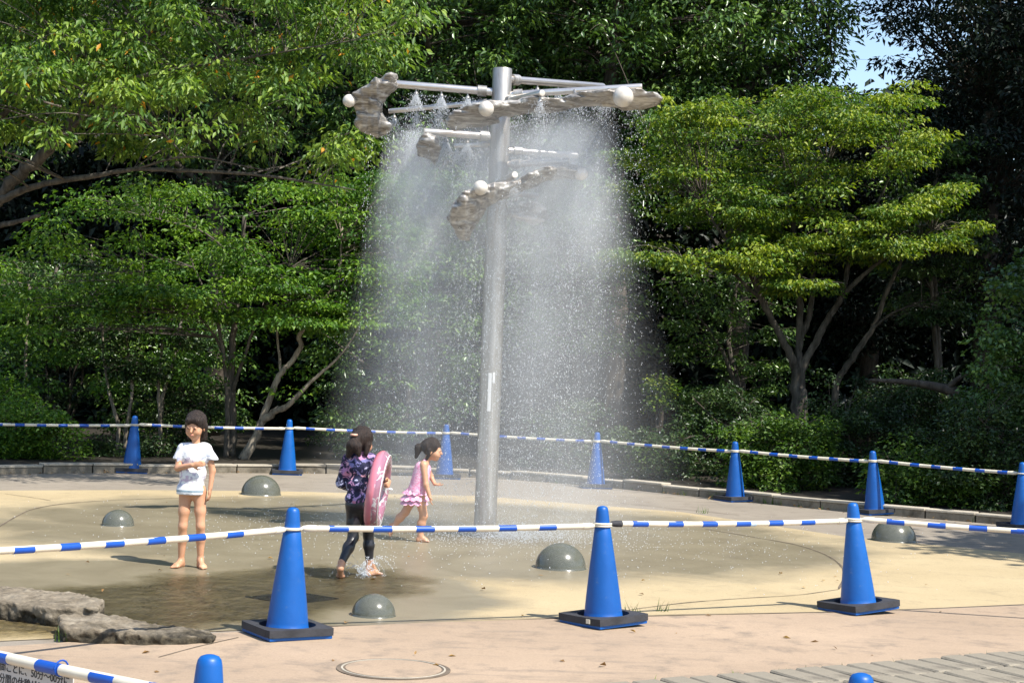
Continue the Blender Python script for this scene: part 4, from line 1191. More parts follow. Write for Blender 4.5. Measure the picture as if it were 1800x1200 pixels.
# the wood behind, one dark mass, with an added bank closing the sky gaps
rng = np.random.default_rng(77)
n = 2300
C = np.stack([rng.uniform(-14, 15, n), rng.uniform(32.5, 37, n), rng.uniform(0.2, 7.4, n)], 1)
C = np.concatenate([C, np.stack([rng.uniform(-15, 3.5, 700), rng.uniform(34, 38, 700), rng.uniform(7.0, 13.0, 700)], 1), np.stack([rng.uniform(2.0, 4.9, 260), rng.uniform(33, 36, 260), rng.uniform(6.5, 12.0, 260)], 1), np.stack([rng.uniform(9.5, 17, 350), rng.uniform(33, 38, 350), rng.uniform(7.0, 12.0, 350)], 1)])
V, Fq, T = leaf_cloud(rng, C, np.full((len(C), 3), (0.8, 0.8, 0.4)), 48, 0.26, 0.12, 0.5, 0.5)
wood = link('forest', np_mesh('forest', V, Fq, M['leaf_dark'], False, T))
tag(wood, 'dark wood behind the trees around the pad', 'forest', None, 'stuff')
bk = MB()
NX, NY = 40, 8
hx = [-60 + 120 * i / NX for i in range(NX + 1)]
V = [(x, 35.5 + 2.2 * j + 0.6 * math.sin(x * .7 + j), 0.05 + (7.6 + 6.0 / (1 + math.exp((x - 4.5) * 1.2)) + 3.0 / (1 + math.exp(-(x - 20) * 1.0))) * math.sin(j / NY * math.pi / 2) + (0.25 * math.sin(x * 1.3 + j * 2) if j else 0)) for j in range(NY + 1) for x in hx]
bk.add(V, [(j * (NX + 1) + i, j * (NX + 1) + i + 1, (j + 1) * (NX + 1) + i + 1, (j + 1) * (NX + 1) + i) for j in range(NY) for i in range(NX)])
tag(bk.build('added_bank', M['soil'], None, True), kind='structure')
# leaf litter and weeds
rng = np.random.default_rng(91)
M['litter'] = leaf_mat('litter_mat', (0.10, 0.055, 0.02, 1), (0.26, 0.15, 0.06, 1), (0.42, 0.27, 0.11, 1), None, 0.7, 0.1, 0.2)
pts = []
for k in range(230):
    q = kerb_at(rng.uniform(acc[-1] * 0.1, acc[-1] * 0.92))
    pts.append((q.x, q.y - abs(rng.normal(0.05, 0.13)), 0.008))
for k in range(60):
    pts.append((*P(195 + rng.normal(0, 14), 831 - abs(rng.normal(0, 1)))[:2], 0.01 + 0.03 * rng.random()))
for k in range(70):
    x, y = rng.uniform(0, 1800), rng.uniform(845, 1190)
    p = P(x, y); pts.append((p.x, p.y, 0.014))
pts = np.array(pts)
V, Fq, T = leaf_cloud(rng, pts, np.full((len(pts), 3), (0.02, 0.02, 0.001)), 1, 0.042, 0.022, 0.0, 0.25, 0.0)
V[:, 2] = np.maximum(V[:, 2], 0.012)
tag(link('leaf_litter', np_mesh('leaf_litter', V, Fq, M['litter'], False, T)), 'brown fallen leaves scattered along the kerb and over the paving', 'fallen leaves', None, 'stuff')
blades = []
spots = []
for k in range(26):
    u = rng.random(); q = a.lerp(b, u) if False else None
A0, B0 = P(1075, 1209), P(1900, 1143)
for k in range(22):
    u = rng.random(); c = A0.lerp(B0, u); spots.append((c.x, c.y, rng.integers(2, 7), 0.035))
for k in range(26):
    q = kerb_at(rng.uniform(acc[-1] * .5, acc[-1] * .9)); spots.append((q.x, q.y - 0.02, rng.integers(4, 12), 0.075))
for (x, y) in ((1232, 902), (1310, 878), (1322, 872), (1418, 884), (1105, 1076), (1160, 1074), (125, 1128), (115, 1127)):
    q = P(x, y); spots.append((q.x, q.y, 12, 0.07))
VS = []; 
for x, y, n, h in spots:
    for j in range(int(n)):
        bx, by = x + rng.normal(0, 0.03), y + rng.normal(0, 0.015)
        hh = h * rng.uniform(.5, 1.5); aa = rng.uniform(0, 6.28); ln = rng.uniform(.2, 1.0) * hh
        w = 0.0035
        VS += [(bx - w * math.sin(aa), by + w * math.cos(aa), 0.005), (bx + w * math.sin(aa), by - w * math.cos(aa), 0.005), (bx + ln * math.cos(aa), by + ln * math.sin(aa), hh)]
Fq = np.arange(len(VS)).reshape(-1, 3)
tag(link('grass_tufts', np_mesh('grass_tufts', np.array(VS), Fq, M['leaf_shrub'], False, rng.random(len(Fq)) * 0.9)), 'small grass tufts growing in the paving joints and along the kerb', 'grass', None, 'stuff')
# ------------------------------------------------------------------ people
t = NT('skin_mat')
t.set(base=t.ramp(t.noise(7, 4), [(0.3, (0.50, 0.255, 0.145, 1)), (0.7, (0.60, 0.325, 0.195, 1))]), rough=0.45, spec=0.4, sub=0.08)
t.b.inputs['Subsurface Radius'].default_value = (0.02, 0.008, 0.004)
t.b.inputs['Subsurface Scale'].default_value = 0.5
M['skin'] = t.m
t = NT('hair_mat')
t.set(base=t.ramp(t.noise(1.0, 5, 0.6, t.coord((120, 120, 14))), [(0.3, (0.010, 0.007, 0.006, 1)), (0.7, (0.045, 0.028, 0.020, 1))]), rough=0.55, spec=0.35)
t.bump(t.noise(1.0, 4, 0.6, t.coord((170, 170, 14))), 1.0, 0.012)
M['hair'] = t.m
M['eye'] = plain('eye_mat', (0.02, 0.012, 0.01, 1), 0.2, 0.1)
M['lip'] = plain('lip_mat', (0.42, 0.15, 0.12, 1), 0.45, 0.1)
# white shirt: printed front, blue-grey band at the hem
t = NT('shirt_mat')
sx = t.n('SeparateXYZ'); t.l(t.coord(), sx.inputs[0])
pr = t.noise(22, 3, 0.5, None, 1.5)
band = t.ramp(sx.outputs[2], [(0.0, (1, 1, 1, 1)), (0.542, (1, 1, 1, 1)), (0.543, (0, 0, 0, 1)), (0.560, (0, 0, 0, 1)), (0.561, (1, 1, 1, 1))], 'CONSTANT')
zone = t.ramp(sx.outputs[2], [(0.56, (0, 0, 0, 1)), (0.60, (1, 1, 1, 1)), (0.80, (1, 1, 1, 1)), (0.84, (0, 0, 0, 1))])
prn = t.mix(t.math('MULTIPLY', t.ramp(pr, [(0.5, (0, 0, 0, 1)), (0.58, (1, 1, 1, 1))]), zone), (0.76, 0.77, 0.78, 1), t.ramp(t.noise(9, 2), [(0.4, (0.38, 0.42, 0.52, 1)), (0.6, (0.56, 0.46, 0.58, 1))]))
t.set(base=t.mix(band, (0.25, 0.33, 0.38, 1), prn), rough=0.85, spec=0.2)
t.bump(t.noise(20, 4, 0.5, None, 1.0), 0.5, 0.01)
M['shirt'] = t.m
# navy jacket with blossoms
t = NT('jacket_mat')
vo = t.n('TexVoronoi'); vo.inputs['Scale'].default_value = 15; t.l(t.coord(), vo.inputs['Vector'])
nz = t.noise(15, 3, 0.6, None, 2.0)
fl = t.ramp(nz, [(0.50, (0, 0, 0, 1)), (0.56, (1, 1, 1, 1))])
hue = t.ramp(vo.outputs['Color'], [(0.15, (0.20, 0.19, 0.42, 1)), (0.4, (0.45, 0.46, 0.66, 1)), (0.6, (0.33, 0.20, 0.45, 1)), (0.8, (0.60, 0.25, 0.35, 1)), (0.95, (0.66, 0.66, 0.72, 1))])
t.set(base=t.mix(fl, (0.012, 0.014, 0.045, 1), hue), rough=0.6, spec=0.3)
t.bump(t.noise(16, 4, 0.5, None, 1.0), 0.4, 0.01)
M['jacket'] = t.m
t = NT('legging_mat')
t.set(base=t.ramp(t.noise(10, 4), [(0.3, (0.010, 0.010, 0.012, 1)), (0.7, (0.022, 0.022, 0.026, 1))]), rough=0.35, spec=0.5)
t.bump(t.noise(24, 4, 0.5, None, 1.2), 0.35, 0.008)
M['legging'] = t.m
t = NT('dress_mat')
nz = t.noise(24, 3, 0.6, None, 2.0)
t.set(base=t.ramp(nz, [(0.38, (0.74, 0.50, 0.60, 1)), (0.5, (0.72, 0.38, 0.52, 1)), (0.58, (0.68, 0.16, 0.32, 1)), (0.66, (0.78, 0.64, 0.70, 1))]), rough=0.8, spec=0.2)
M['dress'] = t.m
M['swim'] = plain('swim_mat', (0.10, 0.11, 0.16, 1), 0.7, 0.2)
M['tie'] = plain('hair_tie_mat', (0.60, 0.35, 0.25, 1), 0.5, 0.1)

def frame(fwd, up=(0, 0, 1)):
    f = Vector(fwd).normalized(); u = Vector(up)
    r = f.cross(u).normalized(); u = r.cross(f)
    return np.array([list(r), list(f), list(u)]).T          # columns right, forward, up
def head(I, c, Mh, s=1.0):
    A = lambda x, y, z: np.array(c) + Mh @ (np.array((x, y, z)) * s)
    E_ = lambda p, r, k=0.012, sub=False: I.ell(A(*p), np.array(r) * s, k, Mh, sub)
    E_((0, -.010, .020), (.070, .084, .082)); E_((0, .022, -.028), (.056, .060, .068), 0.02); E_((0, .046, -.076), (.026, .026, .022), 0.02)
    E_((-.034, .048, -.040), (.026, .026, .028), 0.02); E_((.034, .048, -.040), (.026, .026, .028), 0.02)
    for q in (-1, 1):
        E_((q * .027, .086, .002), (.015, .012, .010), 0.008, True)
        E_((q * .072, -.004, -.016), (.010, .020, .029), 0.006)
        E_((q * .027, .0745, -.001), (.013, .010, .011), 0.005)
    I.cap(A(0, .078, .004), A(0, .094, -.026), .006 * s, .0105 * s, 0.008)
    E_((0, .081, -.054), (.019, .008, .0065), 0.006)
def hand(I, wrist, d, nrm, s=1.0, curl=0.5, thumb=1):
    d = Vector(d).normalized(); n = Vector(nrm); n = (n - d * n.dot(d)).normalized(); sd = d.cross(n) * thumb
    w = Vector(wrist)
    Mh = np.array([list(sd), list(d), list(n)]).T
    I.ell(w + d * .032 * s, np.array((.024, .036, .011)) * s, 0.008, Mh)
    for k, ln in enumerate((.040, .046, .043, .034)):
        b = w + d * .058 * s + sd * (.018 - .012 * k) * s
        d1 = (d * math.cos(curl * .6) + n * math.sin(curl * .6)).normalized(); d2 = (d * math.cos(curl * 1.7) + n * math.sin(curl * 1.7)).normalized()
        m = b + d1 * ln * .5 * s
        I.cap(b, m, .0066 * s, .006 * s, 0.003); I.cap(m, m + d2 * ln * .5 * s, .006 * s, .005 * s, 0.003)
    b = w + d * .016 * s + sd * .020 * s
    m = b + (sd * .8 + d * .7 + n * .3).normalized() * .028 * s
    I.cap(b, m, .0085 * s, .007 * s, 0.005); I.cap(m, m + (d + n * .5).normalized() * .022 * s, .007 * s, .0055 * s, 0.003)
def foot(I, ankle, heel, ball, toe, s=1.0):
    ankle, heel, ball, toe = map(Vector, (ankle, heel, ball, toe))
    I.cap(ankle, heel, .021 * s, .021 * s, 0.015); I.cap(heel, ball, .021 * s, .019 * s, 0.015); I.cap(ankle, ball, .020 * s, .016 * s, 0.02)
    d = (toe - ball); sd = d.normalized().cross(Vector((0, 0, 1))); sd = sd.normalized() if sd.length > .1 else Vector((1, 0, 0))
    I.cap(ball - sd * .016 * s, ball + sd * .016 * s, .015 * s, .013 * s, 0.012)
    for k in range(5):
        b = ball + sd * (.018 - .0095 * k) * s
        I.cap(b, b + d * (1.0 - .10 * k), .0085 * s if k else .0105 * s, .0065 * s if k else .0085 * s, 0.004)
def finish(I, name, mat, root, off=0.0):
    V, Q = surface_nets(I.F - off, I.lo, I.h)
    V = V - np.array(root.location)
    return link(name, np_mesh(name, V, Q, mat, True), root)
def clip_below(I, z):
    _, X = I.grid(); I.F = np.maximum(I.F, (z - X[..., 2]).astype(np.float32))
def wrinkle(I, amp, sc, seed):
    _, X = I.grid(); I.F = (I.F + amp * vnoise(X, sc, seed) + amp * 0.5 * vnoise(X, sc * 2.3, seed + 1)).astype(np.float32)
def eyes(root, c, Mh, s=1.0):
    for q in (-1, 1):
        p = np.array(c) + Mh @ (np.array((q * .027, .0815, -.001)) * s) - np.array(root.location)
        MB().lathe([(.0075 * s * math.sin(R(a)) + 1e-4, -.0065 * s * math.cos(R(a))) for a in range(0, 181, 20)], 12, tuple(p)).build('eye', M['eye'], root, True)
    p = np.array(c) + Mh @ (np.array((0, .0865, -.054)) * s) - np.array(root.location)
    I = Implicit(p - .04, p + .04, .003); I.ell(p, np.array((.017, .005, .005)) * s, .003, Mh)
    link('lips', I.mesh('lips', M['lip']), root)

# --- child in a white shirt, standing towards the camera
Y0 = 12.23
J = lambda x, y, dy=0.0: np.array(D(x, y, Y0 + dy))
g0 = P(339, 998)
ch = empty('person', (g0.x, g0.y, 0.0), 0, 'child in a white printed shirt standing barefoot with one arm across the chest', 'person', 'children playing in the water')
lo, hi = np.array((g0.x - .32, Y0 - .28, -.03)), np.array((g0.x + .34, Y0 + .22, 1.22))
I = Implicit(lo, hi, .0065)
I.ell(J(339, 858), (.088, .070, .070), .03); I.ell(J(340, 832), (.080, .062, .08), .03); I.ell(J(343, 805), (.088, .062, .075), .03)
I.cap(J(325, 790), J(363, 790), .034, .034, .03); I.cap(J(344, 792), J(345, 770), .030, .028, .02)
for hp, kn, an, ka in ((J(327, 866), J(322, 924, -.012), J(319, 985, .03), 0), (J(352, 866), J(353, 924, -.02), J(353, 983, .02), 1)):
    I.cap(hp, hp * .45 + kn * .55, .048, .038, .03); I.cap(hp * .45 + kn * .55, kn, .038, .030, .02)
    mid = kn * .62 + an * .38 + np.array((0, .012, 0))
    I.cap(kn, mid, .029, .033, .02); I.cap(mid, an, .033, .020, .02)
a1, a2 = J(319, 985, .03), J(353, 983, .02)
foot(I, a1, (a1[0] + .004, a1[1] + .02, .022), (a1[0] - .018, a1[1] - .075, .020), (a1[0] - .030, a1[1] - .112, .012))
foot(I, a2, (a2[0] - .006, a2[1] + .02, .022), (a2[0] + .030, a2[1] - .062, .020), (a2[0] + .052, a2[1] - .094, .012))
e1, w1 = J(313, 822, -.04), J(338, 817, -.115)
I.cap(J(320, 792), e1, .029, .024, .02); I.cap(e1, w1, .023, .017, .012); hand(I, w1, (1, -.1, .18), (0, 1, .1), .95, .35, -1)
e2, w2 = J(374, 827, .01), J(370, 858, -.02)
I.cap(J(366, 792), e2, .029, .023, .02); I.cap(e2, w2, .022, .016, .012); hand(I, w2, (-.05, -.1, -1), (-1, .2, 0), .95, .35, 1)
hc_ = J(344, 748); Mh = frame((-.22, -1, -.22))
head(I, hc_, Mh, .92)
finish(I, 'body', M['skin'], ch); eyes(ch, hc_, Mh, .92)
S = Implicit(lo, hi, .007)
S.ell(J(343, 803), (.098, .074, .085), .02); S.ell(J(340, 832), (.097, .080, .09), .03); S.ell(J(336, 862), (.110, .088, .085), .04)
S.cap(J(324, 787), J(362, 787), .040, .040, .03)
S.cap(J(322, 790), J(313, 808, -.01), .038, .040, .02); S.cap(J(364, 790), J(374, 808, .005), .038, .040, .02)
wrinkle(S, .004, 14, 3)
_, X = S.grid()
hem = D(336, 868, Y0).z
slv = np.minimum(0, X[..., 2] - D(340, 806, Y0).z)          # sleeves end at the upper arm
outer = (np.abs(X[..., 0] - (D(341, 806, Y0).x)) > .112)
S.F = np.maximum(S.F, (hem - X[..., 2])).astype(np.float32)
S.F = np.where(outer, np.maximum(S.F, D(340, 807, Y0).z - X[..., 2]), S.F).astype(np.float32)
S.ell(J(345, 772, -.01), (.045, .05, .03), .01, None, True)
finish(S, 'shirt', M['shirt'], ch)
S = Implicit(lo, hi, .007); S.ell(J(339, 857), (.090, .072, .048), .02)
finish(S, 'swim_bottoms', M['swim'], ch)
def hair_cap(lo, hi, c, Mh, s, extra, h=.0055):
    Hh = Implicit(lo, hi, h)
    A = lambda x, y, z: np.array(c) + Mh @ (np.array((x, y, z)) * s)
    Hh.ell(A(0, -.014, .026), np.array((.081, .092, .090)) * s, .01, Mh)
    Hh.ell(A(0, .075, -.030), np.array((.057, .060, .062)) * s, .012, Mh, True)
    for p, q, ra, rb in extra:
        Hh.cap(A(*p), A(*q), ra * s, rb * s, .02)
    _, XX = Hh.grid(); Hh.F = (Hh.F + .0035 * vnoise(XX * [1, 1, .22], 95, 8) + .004 * vnoise(XX * [1, 1, .3], 36, 9)).astype(np.float32)
    return Hh
Hh = hair_cap(lo, hi + .03, hc_, Mh, .94, [((-.066, -.02, -.01), (-.062, -.02, -.10), .026, .016), ((.066, -.02, -.01), (.062, -.02, -.105), .026, .016), ((0, -.07, 0), (0, -.06, -.11), .05, .03), ((-.03, .06, .062), (.03, .064, .055), .022, .022), ((-.045, .055, .05), (-.05, .05, .02), .018, .012)])
finish(Hh, 'hair', M['hair'], ch)

# --- girl walking away with the ring under her arm
Y0 = 12.05
g0 = P(628, 1016)
gi = empty('person', (g0.x, g0.y, 0.0), 0, 'girl in navy floral jacket and black leggings walking away with a pink swim ring', 'person', 'children playing in the water')
lo, hi = np.array((g0.x - .26, Y0 - .34, -.03)), np.array((g0.x + .34, Y0 + .36, 1.16))
I = Implicit(lo, hi, .0065)
I.ell(J(631, 884), (.080, .070, .065), .03); I.ell(J(631, 855), (.072, .060, .08), .03); I.ell(J(632, 822), (.084, .062, .08), .03)
I.cap(J(615, 806), J(651, 806), .032, .032, .03); I.cap(J(634, 806), J(637, 785, .01), .028, .026, .02)
legs = ((J(621, 888), J(621, 944, -.01), J(601, 988, -.13)), (J(643, 888), J(648, 940, .09), J(650, 985, .10)))
for hp, kn, an in legs:
    I.cap(hp, hp * .45 + kn * .55, .047, .038, .03); I.cap(hp * .45 + kn * .55, kn, .038, .030, .02)
    mid = kn * .62 + an * .38 + np.array((0, -.012, 0))
    I.cap(kn, mid, .030, .033, .02); I.cap(mid, an, .033, .020, .02)
a1 = legs[0][2]; a2 = legs[1][2]
foot(I, a1, a1 + np.array((-.006, -.028, -.035)), (a1[0] - .008, a1[1] + .035, .024), (a1[0] - .002, a1[1] + .075, .014), 1.05)
foot(I, a2, (a2[0] - .010, a2[1] - .022, .024), (a2[0] + .045, a2[1] + .055, .022), (a2[0] + .075, a2[1] + .085, .013), 1.05)
e1 = J(600, 848, .02); w1 = J(612, 857, .13)
I.cap(J(611, 808), e1, .028, .024, .02); I.cap(e1, w1, .023, .017, .012); hand(I, w1, (.8, .6, .1), (0, 0, -1), .95, .6, 1)
e2 = J(668, 838, .10); w2 = J(684, 846, .02)
I.cap(J(653, 808), e2, .028, .023, .02); I.cap(e2, w2, .022, .016, .012); hand(I, w2, (.05, -1, -.25), (-1, 0, -.2), .95, .9, -1)
hc_ = J(637, 775, .01); Mh = frame((.45, 1, -.12))
head(I, hc_, Mh, .92)
finish(I, 'body', M['skin'], gi); eyes(gi, hc_, Mh, .92)
S = Implicit(lo, hi, .007)
S.ell(J(632, 820), (.092, .070, .085), .02); S.ell(J(630, 852), (.088, .075, .08), .03); S.ell(J(628, 876), (.088, .080, .06), .03)
S.cap(J(614, 805), J(652, 805), .040, .040, .03); S.cap(J(635, 800), J(636, 794), .036, .034, .01)
S.cap(J(611, 808), e1, .040, .036, .02); S.cap(e1, w1 * .85 + e1 * .15, .036, .027, .015); S.cap(J(653, 808), e2, .040, .034, .02); S.cap(e2, e2 * .45 + w2 * .55, .033, .026, .015)
wrinkle(S, .004, 15, 13)
clip_below(S, D(628, 887, Y0).z)
finish(S, 'floral_jacket', M['jacket'], gi)
S = Implicit(lo, hi, .0065); S.ell(J(631, 886), (.088, .078, .068), .03)
for hp, kn, an in legs:
    S.cap(hp, hp * .45 + kn * .55, .053, .044, .03); S.cap(hp * .45 + kn * .55, kn, .044, .036, .02)
    mid = kn * .62 + an * .38 + np.array((0, -.012, 0)); en = kn * .06 + an * .94
    S.cap(kn, mid, .036, .038, .02); S.cap(mid, en, .038, .027, .02)
wrinkle(S, .002, 22, 23)
finish(S, 'leggings', M['legging'], gi)
Hh = hair_cap(lo, hi, hc_, Mh, .95, [((0, -.085, .02), (-.01, -.115, -.04), .042, .045), ((-.01, -.115, -.04), (-.05, -.10, -.115), .044, .020), ((.02, -.105, -.05), (.03, -.09, -.11), .03, .016), ((-.06, .0, -.02), (-.07, -.03, -.11), .024, .014), ((.055, -.02, -.03), (.055, -.03, -.09), .03, .016)])
finish(Hh, 'hair', M['hair'], gi)
p = hc_ + Mh @ np.array((-.005, -.118, .035)) - np.array(gi.location)
MB().lathe([(.016, -.008), (.026, -.006), (.026, .006), (.016, .008)], 16, tuple(p)).build('hair_tie', M['tie'], gi, True)

# swim ring
t = NT('ring_mat')
sx = t.n('SeparateXYZ'); t.l(t.coord(), sx.inputs[0])
mk = t.ramp(t.noise(17, 2, 0.4, None, 1.0), [(0.60, (0, 0, 0, 1)), (0.63, (1, 1, 1, 1))])
pale = t.mix(mk, (0.56, 0.26, 0.36, 1), (0.80, 0.78, 0.80, 1))
side = t.ramp(sx.outputs[2], [(0.0, (0, 0, 0, 1)), (0.012, (1, 1, 1, 1))])
t.set(base=t.mix(side, (0.66, 0.20, 0.25, 1), pale), rough=0.22, spec=0.55, coat=0.3, trans=t.ramp(side, [(0, (0.0, 0.0, 0.0, 1)), (1, (0.45, 0.45, 0.45, 1))]))
t.bump(t.noise(9, 3, 0.5, t.coord((1, 1, 3))), 0.15, 0.01)
M['ring'] = t.m
rc = D(664.5, 861, 11.93)
axis = (Vector((1, 0, 0)) * math.cos(R(3)) + Vector((0, -1, 0)) * math.sin(R(3)))
axis = Matrix.Rotation(R(7), 3, 'Y') @ axis
rg_ = empty('swim_ring', tuple(rc), 0, 'pink and clear inflatable swim ring held upright against the girl', 'swim ring')
rg_.rotation_mode = 'QUATERNION'; rg_.rotation_quaternion = Vector(axis).to_track_quat('Z', 'Y')
V = []; Fs = []
nu, nv = 64, 20
for i in range(nu):
    u = 2 * math.pi * i / nu
    for j in range(nv):
        v = 2 * math.pi * j / nv
        rr = .052 * (1 + .02 * math.sin(u * 26)) * (1.0 if abs(math.cos(v)) < .95 else 1.03)
        V.append(((.226 + rr * math.cos(v)) * math.cos(u), (.226 + rr * math.cos(v)) * math.sin(u), rr * math.sin(v)))
        Fs.append((i * nv + j, ((i + 1) % nu) * nv + j, ((i + 1) % nu) * nv + (j + 1) % nv, i * nv + (j + 1) % nv))
MB().add(V, Fs).build('tube', M['ring'], rg_, True)
MB().tube([((.226 + .0535 * math.cos(R(58))) * math.cos(2 * math.pi * i / 48), (.226 + .0535 * math.cos(R(58))) * math.sin(2 * math.pi * i / 48), .0535 * math.sin(R(58))) for i in range(49)], .0035, 6, False).build('seam', M['spraywhite'], rg_, True)
MB().lathe([(.010, 0), (.010, .012), (.007, .018), (.007, .026)], 12, (.226, 0, .049)).build('valve', M['spraywhite'], rg_, True)

# --- toddler running through the spray
Y0 = 14.54
g0 = P(742, 952)
to = empty('person', (g0.x, g0.y, 0.0), 0, 'toddler in a pink ruffled swimsuit running right beside the post', 'person', 'children playing in the water')
lo, hi = np.array((g0.x - .36, Y0 - .26, -.03)), np.array((g0.x + .26, Y0 + .26, .98))
I = Implicit(lo, hi, .006)
I.ell(J(733, 866), (.075, .075, .062), .03); I.ell(J(737, 846), (.066, .070, .07), .03); I.ell(J(743, 824), (.064, .074, .066), .03)
I.cap(J(746, 815, -.045), J(748, 815, .045), .030, .030, .03); I.cap(J(748, 812), J(755, 800), .028, .026, .02)
legs = ((J(739, 876, -.035), J(745, 906, -.03), J(739, 940, -.01)), (J(726, 874, .035), J(713, 899, .04), J(693, 924, .05)))
for hp, kn, an in legs:
    I.cap(hp, kn, .047, .033, .03); mid = kn * .6 + an * .4 + np.array((-.008, 0, 0)); I.cap(kn, mid, .032, .034, .02); I.cap(mid, an, .034, .021, .02)
a1, a2 = legs[0][2], legs[1][2]
foot(I, a1, (a1[0] - .014, a1[1], .022), (a1[0] + .048, a1[1] - .012, .020), (a1[0] + .078, a1[1] - .018, .012), .95)
foot(I, a2, a2 + np.array((-.022, 0, .006)), a2 + np.array((-.030, 0, -.055)), a2 + np.array((-.022, -.004, -.082)), .9)
e1, w1 = J(749, 851, -.095), J(755, 871, -.10)
I.cap(J(745, 817, -.066), e1, .027, .023, .02); I.cap(e1, w1, .022, .017, .012); hand(I, w1, (.25, 0, -1), (1, .2, 0), .8, .3, 1)
e2, w2 = J(758, 838, .085), J(764, 850, .04)
I.cap(J(749, 816, .066), e2, .027, .022, .02); I.cap(e2, w2, .021, .016, .012); hand(I, w2, (.9, -.3, -.15), (0, 0, 1), .8, .4, -1)
hc_ = J(760, 790); Mh = frame((1, -.12, -.10))
head(I, hc_, Mh, .90)
finish(I, 'body', M['skin'], to); eyes(to, hc_, Mh, .90)
S = Implicit(lo, hi, .006)
S.ell(J(734, 864), (.083, .084, .060), .02); S.cap(J(735, 860, -.012), J(743, 824, -.014), .074, .066, .03); S.cap(J(735, 860, .012), J(743, 824, .014), .074, .066, .03)
S.cap(J(742, 822, -.045), J(747, 810, -.040), .026, .018, .02); S.cap(J(742, 822, .045), J(747, 810, .040), .026, .018, .02)
finish(S, 'swimsuit', M['dress'], to)
for k, (cy, rx, rz) in enumerate(((862, .105, .030), (872, .118, .034), (880, .112, .030))):
    c = J(733 - 1.5 * k, cy) - np.array(to.location)
    n = 72; V = []; Fs = []
    for lev in range(4):
        for i in range(n):
            u = 2 * math.pi * i / n
            f = lev / 3
            rr = rx * (0.62 + 0.38 * f) * (1 + .11 * f * math.sin(11 * u + k) + .05 * f * math.sin(17 * u + 2 * k))
            V.append((c[0] + rr * math.cos(u) - .010 * f, c[1] + rr * .95 * math.sin(u), c[2] + rz * (1 - 1.9 * f) + .006 * math.sin(13 * u + k)))
    for lev in range(3):
        for i in range(n):
            Fs.append((lev * n + i, lev * n + (i + 1) % n, (lev + 1) * n + (i + 1) % n, (lev + 1) * n + i))
    MB().add(V, Fs).build('ruffle', M['dress'], to, True)
Hh = hair_cap(lo, hi, hc_, Mh, .91, [((0, -.09, .03), (0, -.13, .0), .03, .034), ((0, -.13, 0), (.01, -.14, -.09), .036, .018), ((-.066, -.01, -.01), (-.06, -.03, -.09), .022, .012), ((.066, -.01, -.01), (.06, -.03, -.09), .022, .012)])
finish(Hh, 'hair', M['hair'], to)
# ------------------------------------------------------------------ falling water: drops and mist
t = NT('drop_mat')
t.set(base=(0.80, 0.83, 0.86, 1), rough=0.12, spec=0.6)
trl = t.n('BsdfTranslucent'); trl.inputs[0].default_value = (0.86, 0.88, 0.90, 1)
ms = t.n('MixShader'); ms.inputs[0].default_value = 0.35
t.l(t.b.outputs[0], ms.inputs[1]); t.l(trl.outputs[0], ms.inputs[2]); t.l(ms.outputs[0], t.out.inputs['Surface'])
M['drop'] = t.m
OCT = np.array([(1, 0, 0), (-1, 0, 0), (0, 1, 0), (0, -1, 0), (0, 0, 1), (0, 0, -1)], float)
OF = np.array([(0, 2, 4), (2, 1, 4), (1, 3, 4), (3, 0, 4), (2, 0, 5), (1, 2, 5), (3, 1, 5), (0, 3, 5)])
def drops(name, pos, size, stretch, label, smooth=True, parent=None):
    n = len(pos)
    s = np.asarray(size)[:, None, None] * np.array([1, 1, 1.0])
    sh = OCT[None] * s
    sh[:, :, 2] *= np.asarray(stretch)[:, None]
    V = (np.asarray(pos)[:, None, :] + sh).reshape(-1, 3)
    Fq = (OF[None] + 6 * np.arange(n)[:, None, None]).reshape(-1, 3)
    o = link(name, np_mesh(name, V, Fq, M['drop'], smooth), parent)
    return tag(o, label, 'water', None, 'stuff')
rng = np.random.default_rng(900)
src = []
for p, i in NOZ:
    src.append((np.array(p), 1.0 if i in (0, 1, 2, 4) else 0.8))
for (px, py, dd) in ((1000, 196, -.35), (940, 198, -.4), (1060, 188, -.3), (720, 232, -.05), (830, 330, .1), (1010, 315, -.1), (880, 350, -.3), (960, 300, .2), (900, 215, .2)):
    src.append((np.array(FO + fp(px, py, dd)), 1.3))
W = np.array([w for _, w in src]); W /= W.sum()
N = 80000
k = rng.choice(len(src), N, p=W)
o3 = np.array([s[0] for s in src])[k]
az = rng.uniform(0, 2 * np.pi, N); v = np.abs(rng.normal(0, 0.42, N))
H = o3[:, 2]
tt = rng.random(N) * (np.sqrt(2 * H / 9.8) * 1.02)
vz0 = rng.uniform(-0.3, 0.9, N)
pos = np.stack([o3[:, 0] + v * np.cos(az) * tt + rng.normal(0, .05, N), o3[:, 1] + v * np.sin(az) * tt + rng.normal(0, .05, N), o3[:, 2] - vz0 * tt - 4.9 * tt ** 2], 1)
ok = pos[:, 2] > 0.02
pos = pos[ok]
sz = np.clip(rng.lognormal(-6.42, 0.45, len(pos)), .0009, .0046)
drops('water_drops', pos, sz, 1.0 + 2.2 * rng.random(len(pos)) ** 2, 'white drops falling from the shower post')
